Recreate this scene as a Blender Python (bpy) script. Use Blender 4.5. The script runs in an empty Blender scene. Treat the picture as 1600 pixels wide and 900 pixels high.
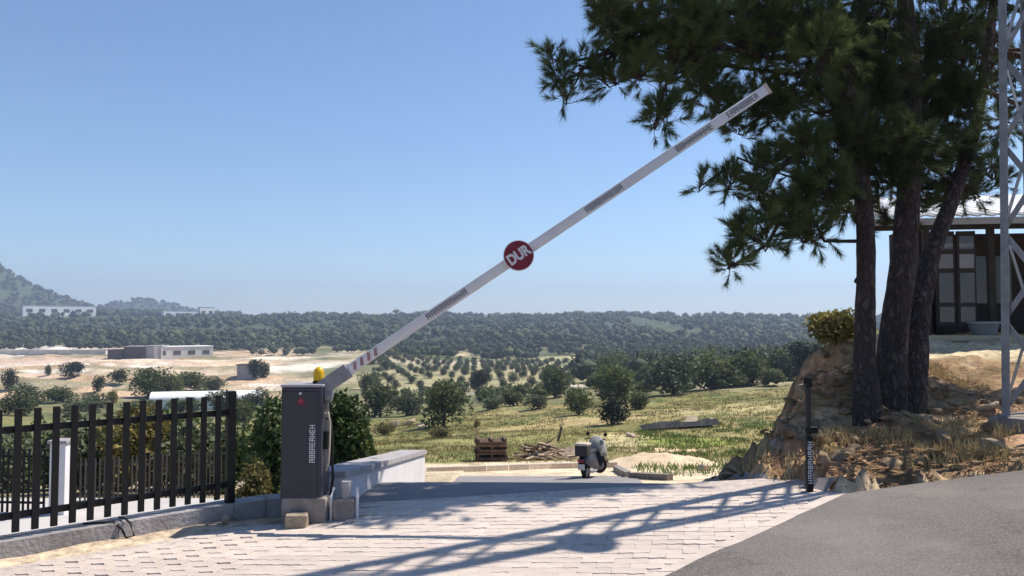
import bpy, bmesh, math, random
import numpy as np
from mathutils import Vector, Matrix

random.seed(7)
rng = np.random.default_rng(7)
S = bpy.context.scene
COL = S.collection
R = math.radians

# ------------------------------------------------------------------ camera
F = 1250.0
PITCH = math.atan(55 / F)
CAMZ = 1.6
cd = bpy.data.cameras.new('camera'); cam = bpy.data.objects.new('camera', cd); COL.objects.link(cam)
cam.location = (0, 0, CAMZ); cam.rotation_euler = (R(90) + PITCH, 0, 0)
cd.sensor_width = 36; cd.lens = 36 * F / 1600; cd.clip_start = 0.05; cd.clip_end = 20000
S.camera = cam
# ------------------------------------------------------------------ sky + sun
TO_SUN = Vector((0.90, 0.43, 0)).normalized()
ELEV = R(54)
w = bpy.data.worlds.new('World'); S.world = w; w.use_nodes = True
nt = w.node_tree; bg = nt.nodes['Background']
sky = nt.nodes.new('ShaderNodeTexSky'); sky.sky_type = 'NISHITA'; sky.sun_disc = False
sky.sun_elevation = ELEV; sky.sun_rotation = math.atan2(TO_SUN.x, TO_SUN.y)
sky.altitude = 300; sky.air_density = 1.0; sky.dust_density = 0.1; sky.ozone_density = 6.0
nt.links.new(sky.outputs[0], bg.inputs[0]); bg.inputs[1].default_value = 0.105
sl = bpy.data.lights.new('sun', 'SUN'); sun = bpy.data.objects.new('sun', sl); COL.objects.link(sun)
sl.energy = 5.0; sl.angle = R(0.4); sl.color = (1.0, 0.925, 0.82)
sdir = Vector((TO_SUN.x * math.cos(ELEV), TO_SUN.y * math.cos(ELEV), math.sin(ELEV)))
sun.rotation_euler = sdir.to_track_quat('Z', 'Y').to_euler(); sun.location = (20, 10, 40)
S.view_settings.view_transform = 'Standard'; S.view_settings.look = 'None'
S.view_settings.exposure = 0.52; S.view_settings.gamma = 1.0

# ------------------------------------------------------------------ numeric helpers
def sm(a, b, x):
    t = np.clip((np.asarray(x, float) - a) / (b - a), 0, 1); return t * t * (3 - 2 * t)

def vnoise(x, y, seed=0):
    x = np.asarray(x, float); y = np.asarray(y, float)
    xi = np.floor(x).astype(np.int64); yi = np.floor(y).astype(np.int64); fx = x - xi; fy = y - yi
    fx = fx * fx * (3 - 2 * fx); fy = fy * fy * (3 - 2 * fy)
    def h(a, b):
        n = (a * 374761393 + b * 668265263 + seed * 974711) & 0x7fffffff
        n = ((n ^ (n >> 13)) * 1274126177) & 0x7fffffff
        return ((n ^ (n >> 16)) & 0xffff) / 65535.0
    return (h(xi, yi) * (1 - fx) + h(xi + 1, yi) * fx) * (1 - fy) + (h(xi, yi + 1) * (1 - fx) + h(xi + 1, yi + 1) * fx) * fy

def fbm(x, y, seed=0, o=4):
    s = 0; a = 0.5
    for k in range(o):
        s = s + a * vnoise(np.asarray(x) * 2 ** k + 17.3 * k, np.asarray(y) * 2 ** k - 9.1 * k, seed + k); a *= 0.5
    return s / (1 - 0.5 ** o)

PD = np.array([0, 9, 12, 15, 20, 24, 30, 33, 50, 75, 110, 170, 250, 350, 500, 650, 800, 1000, 1200, 1400, 1700, 9000.])
PZ = np.array([-.1, -.3, -1.0, -1.66, -2.42, -2.95, -3.70, -4.0, -5.9, -8.2, -10.6, -14.2, -17.2, -19.2, -20.2, -19.2, -14, -3, 7, 12, 12, 12.])
def H0(y):
    y = np.maximum(np.asarray(y, float), 0)
    return sum(np.interp(y * k, PD, PZ) for k in (.94, .97, 1, 1.03, 1.06)) / 5

def plane(x): return 0.06 * (np.clip(x, -2.0, 9) - 0.93)
def xb(y): return np.interp(y, [-5, 0, 4.2, 6.2, 7.5, 8.0, 12.6], [-13, -10, -6.05, -3.96, -2.62, -2.05, -1.62])
def yedge(x): return np.interp(x, [2.4, 2.9, 4.8, 9.0, 30], [7.9, 7.05, 7.5, 8.4, 11])

def ground(x, y):
    x = np.asarray(x, float); y = np.asarray(y, float)
    pl = plane(x)
    yc = 7.8 - 0.3 * np.clip(x, -3, 4)
    h = H0(y)
    h = h + 0.08 * np.clip(x, -25, 70) * sm(30, 80, y) * (1 - sm(150, 330, y))
    h = h + sm(60, 400, y) * (fbm(x / 90, y / 140, 3) - .5) * 7 * (1 - sm(900, 1300, y) * .4)
    h = h + sm(800, 1200, y) * (fbm(x / 260, y / 400, 9) - .45) * 16
    h = h + sm(33, 60, y) * (fbm(x / 7, y / 9, 5) - .5) * 0.9
    # hills on the left
    def hill(cx, cy, rx, ry, hh):
        q = ((x - cx) / rx) ** 2 + ((y - cy) / ry) ** 2
        return hh * np.exp(-q * 1.2)
    h = h + hill(-1400, 1820, 300, 300, 195) * (0.9 + .25 * fbm(x / 180, y / 180, 21))
    h = h + hill(-1190, 2600, 150, 260, 62)
    tq = y / 26 + fbm(x / 60, y / 60, 23) * 2.5; h = h + (np.floor(tq) + sm(.72, .98, tq - np.floor(tq)) - tq) * 3.2 * sm(185, 230, y) * (1 - sm(520, 620, y)) * (1 - sm(-.30, -.20, x / np.maximum(y, 1)))
    s = sm(0, 3.2, y - yc)
    z = pl * (1 - s) + h * s
    # lower ground left of the fence and wall
    zl = np.minimum(-1.32, h)
    l = (1 - sm(-.42, -.14, x - xb(y))) * (1 - sm(14, 20, y))
    z = z * (1 - l) + zl * l
    # bank on the right under the pines
    e = y - yedge(x)
    prof = np.interp(e, [0, .35, 1, 2.2, 4, 6.5, 30], [0, .09, .13, .21, .60, .86, .9])
    zb = pl + prof + 0.62 * np.exp(-((x - 4.3) / .75) ** 2 / 2 - ((y - 11.2) / .85) ** 2 / 2)
    zb = zb + sm(.2, 1.0, e) * ((fbm(x * 1.6, y * 1.6, 31) - .5) * .34 + (fbm(x * 6, y * 6, 33, 2) - .5) * .07)
    xl = 2.15 + np.where(y > 9, .42, .25) * (y - 9) + (fbm(x * .1 + y * 1.3, y * 1.1, 41) - .5) * .7
    wb = sm(0, 1.65, x - xl) * sm(-.02, .25, e) * (1 - sm(19, 28, y))
    wb = np.where(wb > 0, wb ** .8, 0)
    z = z * (1 - wb) + zb * wb
    ed = 4 * wb * (1 - wb)
    rid = 1 - np.abs(2 * fbm(x * 2.2 + 4, y * 2.6, 43) - 1)
    z = z + np.where(wb > 0, ed * ((rid - .75) * .75 + (fbm(x * 7, y * 7, 45, 3) - .5) * .42), 0) * (1 - sm(13, 20, y))
    return z

def ray(px, py):
    u = (px - 800) / F; v = (450 - py) / F
    d = np.array([u, math.cos(PITCH) - math.sin(PITCH) * v, math.sin(PITCH) + math.cos(PITCH) * v])
    return d / d[1]
def P(px, py, d):
    r = ray(px, py); return Vector((r[0] * d, d, CAMZ + r[2] * d))
def PG(px, py, dmin=4, dmax=4000):
    r = ray(px, py); ds = np.exp(np.linspace(math.log(dmin), math.log(dmax), 700))
    below = CAMZ + r[2] * ds < ground(r[0] * ds, ds)
    i = int(np.argmax(below)) if below.any() else len(ds) - 1
    ds = np.linspace(ds[max(i - 1, 0)], ds[i], 40)
    below = CAMZ + r[2] * ds < ground(r[0] * ds, ds)
    i = int(np.argmax(below)) if below.any() else len(ds) - 1
    d = ds[i]; x = r[0] * d
    return Vector((x, d, float(ground(x, d))))
def G(x, y): return float(ground(x, y))

# ------------------------------------------------------------------ materials
MATS = {}
def mat(name, col, rough=.8, var=.15, scale=6., bump=0., bscale=None, metal=0., spec=.3, col2=None, coord='Object', detail=5., trans=0.):
    m = bpy.data.materials.new(name); m.use_nodes = True; n = m.node_tree; L = n.links
    b = n.nodes['Principled BSDF']; b.inputs['Roughness'].default_value = rough; b.inputs['Metallic'].default_value = metal
    b.inputs['Specular IOR Level'].default_value = spec
    tc = n.nodes.new('ShaderNodeTexCoord'); ng = n.nodes.new('ShaderNodeNewGeometry')
    src = ng.outputs['Position'] if coord == 'World' else tc.outputs['Object']
    tx = n.nodes.new('ShaderNodeTexNoise'); tx.inputs['Scale'].default_value = scale; tx.inputs['Detail'].default_value = detail
    L.new(src, tx.inputs['Vector'])
    rp = n.nodes.new('ShaderNodeValToRGB'); L.new(tx.outputs['Fac'], rp.inputs[0])
    c = Vector(col)
    c1 = col2 if col2 else tuple(min(1, a * (1 + var)) for a in c)
    c0 = tuple(a * (1 - var) for a in c)
    rp.color_ramp.elements[0].position = .3; rp.color_ramp.elements[1].position = .7
    rp.color_ramp.elements[0].color = (*c0, 1); rp.color_ramp.elements[1].color = (*c1, 1)
    oi = n.nodes.new('ShaderNodeObjectInfo'); hv = n.nodes.new('ShaderNodeHueSaturation')
    mr = n.nodes.new('ShaderNodeMapRange'); mr.inputs[3].default_value = 1 - var * .7; mr.inputs[4].default_value = 1 + var * .7
    L.new(oi.outputs['Random'], mr.inputs[0]); L.new(mr.outputs[0], hv.inputs['Value']); L.new(rp.outputs[0], hv.inputs['Color'])
    L.new(hv.outputs[0], b.inputs['Base Color'])
    if bump:
        t2 = n.nodes.new('ShaderNodeTexNoise'); t2.inputs['Scale'].default_value = bscale or scale * 4; t2.inputs['Detail'].default_value = 4
        L.new(src, t2.inputs['Vector'])
        bp = n.nodes.new('ShaderNodeBump'); bp.inputs['Strength'].default_value = bump; bp.inputs['Distance'].default_value = .03
        L.new(t2.outputs['Fac'], bp.inputs['Height']); L.new(bp.outputs[0], b.inputs['Normal'])
    if trans:
        tr = n.nodes.new('ShaderNodeBsdfTranslucent'); L.new(hv.outputs[0], tr.inputs[0])
        mx = n.nodes.new('ShaderNodeMixShader'); mx.inputs[0].default_value = trans
        L.new(b.outputs[0], mx.inputs[1]); L.new(tr.outputs[0], mx.inputs[2])
        L.new(mx.outputs[0], n.nodes['Material Output'].inputs['Surface'])
    MATS[name] = m; return m

mat('black_paint', (.006, .006, .007), .55, .2, 8, spec=.25)
mat('cabinet_paint', (.040, .039, .050), .5, .12, 5, spec=.3)
mat('cabinet_top', (.30, .29, .30), .5, .15, 9)
mat('white_paint', (.62, .61, .62), .45, .08, 7)
mat('boom_paint', (.60, .59, .60), .4, .06, 5)
mat('letter_white', (.58, .57, .58), .6, .1, 9)
mat('letter_black', (.05, .05, .06), .6, .1, 9)
mat('red_paint', (.17, .014, .032), .5, .2, 12)
mat('stripe_red', (.30, .17, .18), .6, .2, 12)
mat('maroon', (.30, .03, .06), .5, .2, 12)
mat('yellow_lens', (.75, .50, .02), .35, .1, 9, trans=.3)
mat('concrete', (.22, .195, .175), .9, .25, 9, .5, 40)
mat('curb_concrete', (.30, .28, .28), .9, .22, 5, .4, 30)
mat('wall_white', (.62, .60, .61), .85, .08, 3, .2, 30)
mat('coping', (.34, .32, .32), .85, .15, 6, .3, 40)
mat('galv', (.25, .25, .26), .5, .18, 9, metal=.35)
mat('bark', (.105, .080, .068), .95, .45, 9, 1.0, 22)
def bark_mat():
    m = MATS['bark']; n = m.node_tree; L = n.links; b = n.nodes['Principled BSDF']; tc = [k for k in n.nodes if k.type == 'TEX_COORD'][0]
    mp = n.nodes.new('ShaderNodeMapping'); mp.inputs['Scale'].default_value = (15, 15, 3.4)
    dn = n.nodes.new('ShaderNodeTexNoise'); dn.inputs['Scale'].default_value = 7; L.new(tc.outputs['Object'], dn.inputs['Vector'])
    av = n.nodes.new('ShaderNodeMix'); av.data_type = 'RGBA'; av.blend_type = 'ADD'; av.inputs['Factor'].default_value = .16; L.new(tc.outputs['Object'], av.inputs['A']); L.new(dn.outputs['Color'], av.inputs['B']); L.new(av.outputs['Result'], mp.inputs[0])
    v = n.nodes.new('ShaderNodeTexVoronoi'); v.feature = 'DISTANCE_TO_EDGE'; v.inputs['Scale'].default_value = 1; L.new(mp.outputs[0], v.inputs['Vector'])
    r = n.nodes.new('ShaderNodeValToRGB'); L.new(v.outputs[0], r.inputs[0]); r.color_ramp.elements[0].position = 0; r.color_ramp.elements[1].position = .35
    bp = n.nodes.new('ShaderNodeBump'); bp.inputs['Strength'].default_value = 1; bp.inputs['Distance'].default_value = .03; L.new(r.outputs[0], bp.inputs['Height'])
    ob = [k for k in n.nodes if k.type == 'BUMP' and k != bp][0]; L.new(ob.outputs[0], bp.inputs['Normal']); L.new(bp.outputs[0], b.inputs['Normal'])
    hv = [k for k in n.nodes if k.type == 'HUE_SAT'][0]; mx = n.nodes.new('ShaderNodeMix'); mx.data_type = 'RGBA'; mx.inputs['A'].default_value = (.042, .031, .027, 1)
    L.new(r.outputs[0], mx.inputs['Factor']); L.new(hv.outputs[0], mx.inputs['B']); L.new(mx.outputs['Result'], b.inputs['Base Color'])
bark_mat()
mat('needle', (.068, .108, .040), .5, .4, 1.4, trans=.34, col2=(.125, .160, .056))
mat('dead_needle', (.28, .155, .075), .8, .35, 3)
mat('leaf', (.060, .10, .028), .6, .35, 2.5, trans=.25, col2=(.10, .14, .04))
mat('leaf_olive', (.105, .125, .065), .7, .25, .5, trans=.15)
mat('leaf_dry', (.16, .15, .055), .8, .3, 2, trans=.2, col2=(.25, .20, .06))
mat('leaf_yellow', (.20, .19, .05), .8, .3, 2, trans=.25, col2=(.30, .27, .07))
mat('leaf_mid', (.085, .112, .038), .7, .35, .4, trans=.36, col2=(.135, .155, .058))
mat('leaf_dark', (.024, .034, .016), .7, .3, .5)
mat('forest', (.040, .058, .030), .9, .4, .05, coord='World', col2=(.085, .098, .048))
mat('rock', (.24, .155, .09), .95, .3, 3.5, .9, 14, col2=(.42, .30, .185))
mat('rock_pale', (.40, .325, .24), .95, .2, 4, .6, 18)
mat('joint_sand', (.44, .375, .335), .95, .25, 20, .3, 60)
mat('soil', (.20, .15, .115), .95, .35, 3, .7, 16)
mat('sand', (.52, .40, .27), .95, .15, 2, .3, 14)
mat('wood_brown', (.13, .08, .055), .9, .4, 6, .3, 30)
mat('wood_pale', (.46, .36, .26), .9, .35, 6, .3, 30)
mat('tarp_grey', (.25, .245, .24), .75, .15, 6, .2, 20)
mat('scooter_dark', (.018, .017, .020), .55, .2, 8, spec=.5)
mat('scooter_violet', (.028, .025, .042), .35, .2, 8, spec=.5)
mat('tyre', (.015, .015, .016), .85, .2, 12)
mat('beige', (.52, .44, .36), .6, .15, 8)
mat('house_dark', (.035, .028, .028), .8, .3, 4)
mat('house_wood', (.045, .038, .036), .8, .3, 5)
mat('glass_lit', (.20, .195, .20), .3, .2, 3, spec=.6)  # glass with the lit look put into its colour
mat('glass_dark', (.06, .06, .07), .15, .2, 3, spec=.7)
mat('roof_metal', (.66, .66, .67), .45, .1, 2, metal=.1)
mat('plinth', (.52, .44, .31), .9, .1, 3)
mat('tub_grey', (.16, .18, .20), .6, .15, 5)
mat('far_white', (.78, .78, .77), .8, .05, .2)
mat('far_grey', (.36, .36, .37), .8, .1, .2)
mat('far_brown', (.085, .07, .065), .8, .15, .3)
mat('far_pale', (.60, .56, .52), .85, .12, .3)
mat('grass_blade', (.175, .155, .052), .8, .3, .2, coord='World', col2=(.27, .225, .085), trans=.2)
mat('straw', (.36, .27, .13), .85, .3, 2, coord='World', col2=(.50, .40, .20), trans=.2)
mat('grass_green', (.12, .17, .04), .8, .3, .3, coord='World', trans=.2)

# asphalt with aggregate
def asphalt(name, base, hi, va=.18, sc_=1.1):
    m = mat(name, base, .92, va, sc_, .6, 160, coord='World')
    n = m.node_tree; L = n.links; hv = [k for k in n.nodes if k.type == 'HUE_SAT'][0]; b = n.nodes['Principled BSDF']
    ng = [k for k in n.nodes if k.type == 'NEW_GEOMETRY'][0]
    v = n.nodes.new('ShaderNodeTexVoronoi'); v.inputs['Scale'].default_value = 95; L.new(ng.outputs['Position'], v.inputs['Vector'])
    wn = n.nodes.new('ShaderNodeTexWhiteNoise'); L.new(v.outputs['Color'], wn.inputs['Vector'])
    r = n.nodes.new('ShaderNodeValToRGB'); L.new(wn.outputs['Value'], r.inputs[0])
    r.color_ramp.elements[0].position = .55; r.color_ramp.elements[1].position = 1
    r.color_ramp.elements[0].color = (0, 0, 0, 1); r.color_ramp.elements[1].color = (.75, .75, .75, 1)
    mx = n.nodes.new('ShaderNodeMix'); mx.data_type = 'RGBA'
    L.new(r.outputs[0], mx.inputs['Factor']); L.new(hv.outputs[0], mx.inputs['A']); mx.inputs['B'].default_value = (*hi, 1)
    cn = n.nodes.new('ShaderNodeTexNoise'); cn.inputs['Scale'].default_value = 3; cn.inputs['Detail'].default_value = 5; L.new(ng.outputs['Position'], cn.inputs['Vector'])
    ad = n.nodes.new('ShaderNodeMix'); ad.data_type = 'RGBA'; ad.blend_type = 'ADD'; ad.inputs['Factor'].default_value = .5; L.new(ng.outputs['Position'], ad.inputs['A']); L.new(cn.outputs['Color'], ad.inputs['B'])
    cv = n.nodes.new('ShaderNodeTexVoronoi'); cv.feature = 'DISTANCE_TO_EDGE'; cv.inputs['Scale'].default_value = .55; L.new(ad.outputs['Result'], cv.inputs['Vector'])
    cr = n.nodes.new('ShaderNodeValToRGB'); L.new(cv.outputs[0], cr.inputs[0]); cr.color_ramp.elements[0].position = 0; cr.color_ramp.elements[1].position = .007
    cr.color_ramp.elements[0].color = (.78, .78, .78, 1); cr.color_ramp.elements[1].color = (1, 1, 1, 1)
    dn = n.nodes.new('ShaderNodeTexNoise'); dn.inputs['Scale'].default_value = .9; dn.inputs['Detail'].default_value = 7; dn.inputs['Roughness'].default_value = .7; L.new(ng.outputs['Position'], dn.inputs['Vector'])
    dr = n.nodes.new('ShaderNodeValToRGB'); L.new(dn.outputs['Fac'], dr.inputs[0]); dr.color_ramp.elements[0].position = .5; dr.color_ramp.elements[1].position = .75; dr.color_ramp.elements[0].color = (0, 0, 0, 1); dr.color_ramp.elements[1].color = (.5, .5, .5, 1)
    du = n.nodes.new('ShaderNodeMix'); du.data_type = 'RGBA'; L.new(dr.outputs[0], du.inputs['Factor']); L.new(mx.outputs['Result'], du.inputs['A']); du.inputs['B'].default_value = (.33, .28, .23, 1)
    ml = n.nodes.new('ShaderNodeMix'); ml.data_type = 'RGBA'; ml.blend_type = 'MULTIPLY'; ml.inputs['Factor'].default_value = 1; L.new(du.outputs['Result'], ml.inputs['A']); L.new(cr.outputs[0], ml.inputs['B'])
    L.new(ml.outputs['Result'], b.inputs['Base Color'])
asphalt('asphalt', (.165, .147, .137), (.27, .245, .23), .3, .7)
asphalt('road_old', (.27, .255, .26), (.40, .38, .37))

def paver_mat():
    m = mat('paver', (.53, .45, .395), .9, .12, 7, .35, 90)
    n = m.node_tree; L = n.links; b = n.nodes['Principled BSDF']
    hv = [k for k in n.nodes if k.type == 'HUE_SAT'][0]; ng = n.nodes.new('ShaderNodeNewGeometry')
    tx = n.nodes.new('ShaderNodeTexNoise'); tx.inputs['Scale'].default_value = 1.3; tx.inputs['Detail'].default_value = 6; L.new(ng.outputs['Position'], tx.inputs['Vector'])
    r = n.nodes.new('ShaderNodeValToRGB'); L.new(tx.outputs['Fac'], r.inputs[0])
    r.color_ramp.elements[0].position = .42; r.color_ramp.elements[1].position = .72
    mx = n.nodes.new('ShaderNodeMix'); mx.data_type = 'RGBA'; mx.inputs['B'].default_value = (.52, .45, .38, 1)
    mm = n.nodes.new('ShaderNodeMath'); mm.operation = 'MULTIPLY'; mm.inputs[1].default_value = .55; L.new(r.outputs[0], mm.inputs[0])
    L.new(mm.outputs[0], mx.inputs['Factor']); L.new(hv.outputs[0], mx.inputs['A']); L.new(mx.outputs['Result'], b.inputs['Base Color'])
paver_mat()

def terrain_mat():
    m = bpy.data.materials.new('terrain'); m.use_nodes = True; n = m.node_tree; L = n.links; b = n.nodes['Principled BSDF']
    b.inputs['Roughness'].default_value = .95; b.inputs['Specular IOR Level'].default_value = .15
    at = n.nodes.new('ShaderNodeAttribute'); at.attribute_name = 'zone'
    ng = n.nodes.new('ShaderNodeNewGeometry')
    cur = at.outputs['Color']
    for sc, amt in ((.12, .25), (1.1, .35), (9, .35)):
        t = n.nodes.new('ShaderNodeTexNoise'); t.inputs['Scale'].default_value = sc; t.inputs['Detail'].default_value = 6; L.new(ng.outputs['Position'], t.inputs['Vector'])
        mr = n.nodes.new('ShaderNodeMapRange'); mr.inputs[1].default_value = .3; mr.inputs[2].default_value = .7; mr.inputs[3].default_value = 1 - amt; mr.inputs[4].default_value = 1 + amt
        L.new(t.outputs['Fac'], mr.inputs[0])
        h = n.nodes.new('ShaderNodeHueSaturation'); L.new(mr.outputs[0], h.inputs['Value']); L.new(cur, h.inputs['Color']); cur = h.outputs[0]
    L.new(cur, b.inputs['Base Color'])
    t = n.nodes.new('ShaderNodeTexNoise'); t.inputs['Scale'].default_value = 14; t.inputs['Detail'].default_value = 6; L.new(ng.outputs['Position'], t.inputs['Vector'])
    bp = n.nodes.new('ShaderNodeBump'); bp.inputs['Strength'].default_value = .7; bp.inputs['Distance'].default_value = .05
    L.new(t.outputs['Fac'], bp.inputs['Height']); L.new(bp.outputs[0], b.inputs['Normal'])
    MATS['terrain'] = m
terrain_mat()

# ------------------------------------------------------------------ mesh helpers
def mesh_np(name, V, Fc, m, smooth=False):
    """V (n,3), Fc (k,3|4) -> mesh"""
    me = bpy.data.meshes.new(name); V = np.asarray(V, np.float32); Fc = np.asarray(Fc, np.int32); k = Fc.shape[1]
    me.vertices.add(len(V)); me.vertices.foreach_set('co', V.ravel())
    me.loops.add(Fc.size); me.loops.foreach_set('vertex_index', Fc.ravel())
    me.polygons.add(len(Fc)); me.polygons.foreach_set('loop_start', np.arange(0, Fc.size, k, dtype=np.int32))
    me.update(calc_edges=True); me.validate()
    if smooth: me.polygons.foreach_set('use_smooth', np.ones(len(me.polygons), bool))
    me.materials.append(MATS[m]); return me
def link(name, me, parent=None, loc=None):
    o = bpy.data.objects.new(name, me); COL.objects.link(o)
    if parent: o.parent = parent
    if loc is not None: o.location = loc
    return o
def tag(o, label=None, cat=None, group=None, kind=None):
    if label: o['label'] = label
    if cat: o['category'] = cat
    if group: o['group'] = group
    if kind: o['kind'] = kind
    return o
def empty(name, loc, label, cat, group=None, rz=0):
    o = bpy.data.objects.new(name, None); COL.objects.link(o); o.location = loc; o.rotation_euler.z = rz; o.empty_display_size = .1
    return tag(o, label, cat, group)

class MB:
    def __init__(s, M=None): s.v = []; s.f = []; s.M = M
    def add(s, vs, fs):
        b = len(s.v)
        for p in vs:
            p = Vector(p); s.v.append(tuple(s.M @ p) if s.M else tuple(p))
        s.f += [tuple(b + i for i in f) for f in fs]; return s
    def box(s, c, d, rot=None):
        hx, hy, hz = d[0] / 2, d[1] / 2, d[2] / 2
        vs = [Vector((a, b, e)) for e in (-hz, hz) for a, b in ((-hx, -hy), (hx, -hy), (hx, hy), (-hx, hy))]
        if rot is not None: vs = [rot @ v for v in vs]
        vs = [v + Vector(c) for v in vs]
        return s.add(vs, [(3, 2, 1, 0), (4, 5, 6, 7), (0, 1, 5, 4), (1, 2, 6, 5), (2, 3, 7, 6), (3, 0, 4, 7)])
    def bbox(s, c, d, bev=.006, rot=None):
        bm = bmesh.new(); bmesh.ops.create_cube(bm, size=1)
        for v in bm.verts: v.co = Vector((v.co.x * d[0], v.co.y * d[1], v.co.z * d[2]))
        bmesh.ops.bevel(bm, geom=bm.edges[:], offset=min(bev, min(d) * .45), segments=2, affect='EDGES', profile=.5)
        vs = [(rot @ v.co if rot is not None else v.co.copy()) + Vector(c) for v in bm.verts]; bm.verts.index_update()
        fs = [[v.index for v in f.verts] for f in bm.faces]; bm.free(); return s.add(vs, fs)
    def tube(s, path, rad, n=8, cap=True):
        path = [Vector(p) for p in path]; rad = rad if hasattr(rad, '__len__') else [rad] * len(path)
        vs = []; fs = []; up = Vector((.13, .21, .97))
        for i, p in enumerate(path):
            t = (path[min(i + 1, len(path) - 1)] - path[max(i - 1, 0)]).normalized()
            a = t.cross(up)
            if a.length < .05: a = t.cross(Vector((1, 0, 0)))
            a.normalize(); b = t.cross(a)
            for k in range(n):
                q = 2 * math.pi * k / n; vs.append(p + (a * math.cos(q) + b * math.sin(q)) * rad[i])
        for i in range(len(path) - 1):
            for k in range(n):
                fs.append((i * n + k, i * n + (k + 1) % n, (i + 1) * n + (k + 1) % n, (i + 1) * n + k))
        if cap: fs += [tuple(range(n))[::-1], tuple(range((len(path) - 1) * n, len(path) * n))]
        return s.add(vs, fs)
    def lathe(s, prof, c=(0, 0, 0), n=20, axis='Z'):
        vs = []; fs = []
        for r, h in prof:
            for k in range(n):
                q = 2 * math.pi * k / n; x, y = r * math.cos(q), r * math.sin(q)
                p = {'Z': (x, y, h), 'Y': (x, h, y), 'X': (h, x, y)}[axis]; vs.append(Vector(p) + Vector(c))
        m = len(prof)
        for i in range(m - 1):
            for k in range(n): fs.append((i * n + k, i * n + (k + 1) % n, (i + 1) * n + (k + 1) % n, (i + 1) * n + k))
        fs += [tuple(range(n))[::-1], tuple(range((m - 1) * n, m * n))]
        return s.add(vs, fs)
    def prism(s, poly, z0, z1):
        n = len(poly); vs = [(x, y, z0) for x, y in poly] + [(x, y, z1) for x, y in poly]
        return s.add(vs, [tuple(range(n))[::-1], tuple(range(n, 2 * n))] + [(i, (i + 1) % n, n + (i + 1) % n, n + i) for i in range(n)])
    def hexa(s, p8):   # bottom 4 then top 4 (ccw)
        return s.add(p8, [(3, 2, 1, 0), (4, 5, 6, 7), (0, 1, 5, 4), (1, 2, 6, 5), (2, 3, 7, 6), (3, 0, 4, 7)])
    def mesh(s, name, m, smooth=False):
        me = bpy.data.meshes.new(name); me.from_pydata(s.v, [], s.f); me.update()
        bm = bmesh.new(); bm.from_mesh(me); bmesh.ops.recalc_face_normals(bm, faces=bm.faces[:]); bm.to_mesh(me); bm.free()
        if smooth:
            me.polygons.foreach_set('use_smooth', np.ones(len(me.polygons), bool))
            if hasattr(me, 'set_sharp_from_angle'): me.set_sharp_from_angle(angle=R(40))
        me.materials.append(MATS[m]); return me
    def build(s, name, m, parent=None, smooth=False, loc=None): return link(name, s.mesh(name, m, smooth), parent, loc)

# ================================================================== TERRAIN
ang = np.concatenate([np.linspace(-180, -42, 40, endpoint=False), np.linspace(-42, 42, 440), np.linspace(42, 180, 41)[1:-1]])
rad = np.concatenate([np.exp(np.linspace(math.log(.6), math.log(6.5), 70, endpoint=False)), np.exp(np.linspace(math.log(6.5), math.log(14), 150, endpoint=False)), np.exp(np.linspace(math.log(14), math.log(6000), 330))])
AA, RR = np.meshgrid(np.radians(ang), rad)
TX = RR * np.sin(AA); TY = RR * np.cos(AA); TZ = ground(TX, TY)
# the ground lies a little under the paving, flush at the earth strip by the fence
yc = 7.8 - .3 * np.clip(TX, -3, 4)
strip = (1 - sm(.45, .75, TX - xb(TY))) * (1 - sm(7.2, 7.7, TY))
roadzone = (TX > xb(TY)) & (TY < 31) & (TX < np.interp(TY, [0, 7, 9, 12, 24, 31], [40, 40, 2.6, 3.4, 6.5, 9]))
near = sm(-.35, 0, -(TY - yedge(TX)))
TZ = TZ - .055 * (1 - strip) * roadzone
TZ = TZ + strip * roadzone * (TY < 9) * ((fbm(TX * 3, TY * 3, 55) - .5) * .05 - .012)
TZ = TZ - .30 * (TY < 3.2)
na = len(ang); nr = len(rad)
idx = np.arange(nr * na).reshape(nr, na)
a = idx[:-1]; b_ = idx[1:]
quads = np.stack([a, np.roll(a, -1, 1), np.roll(b_, -1, 1), b_], -1).reshape(-1, 4)
TV = np.stack([TX, TY, TZ], -1).reshape(-1, 3)
me = mesh_np('ground', TV, quads, 'terrain', True)
# zone colours (what the ground is made of)
X = TX.ravel(); Y = TY.ravel()
def mixc(c, col, wgt):
    return c * (1 - wgt[:, None]) + np.array(col)[None] * wgt[:, None]
C = np.tile(np.array([[.54, .44, .31]]), (len(X), 1))                       # bare earth
n1 = fbm(X / 9, Y / 16, 61); n2 = fbm(X / 2.3, Y / 3.5, 62); n3 = fbm(X / 60, Y / 110, 63)
grassw = sm(30.5, 34, Y + (n2 - .5) * 4)
C = mixc(C, (.20, .18, .065), grassw)
C = mixc(C, (.31, .25, .11), grassw * sm(.45, .62, n1))
C = mixc(C, (.13, .16, .05), grassw * sm(.52, .66, n2) * .8)
mid = sm(110, 150, Y)
C = mixc(C, (.19, .175, .085), mid)
C = mixc(C, (.42, .36, .25), mid * sm(.54, .64, n3) * (1 - sm(600, 760, Y)))
C = mixc(C, (.085, .105, .045), mid * sm(.50, .60, fbm(X / 30, Y / 60, 65)) * .8)
left = sm(-.20, -.30, -(-X / np.maximum(Y, 1)) * -1 if False else X / np.maximum(Y, 1))
leftw = 1 - sm(-.32, -.22, X / np.maximum(Y, 1))
sandw = leftw * sm(185, 215, Y) * (1 - sm(590, 660, Y))
C = mixc(C, (.50, .40, .29), sandw * (.35 + .65 * sm(.38, .50, fbm(X / 40, Y / 75, 67))))
C = mixc(C, (.62, .56, .48), sandw * sm(.55, .63, fbm(X / 70 + 3, Y / 25, 68)))
C = mixc(C, (.44, .30, .19), sandw * sm(.52, .60, fbm(X / 130, Y / 16, 69)) * .8)
C = mixc(C, (.17, .16, .08), sandw * sm(.56, .64, fbm(X / 60 + 9, Y / 22, 70)) * .7)
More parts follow.
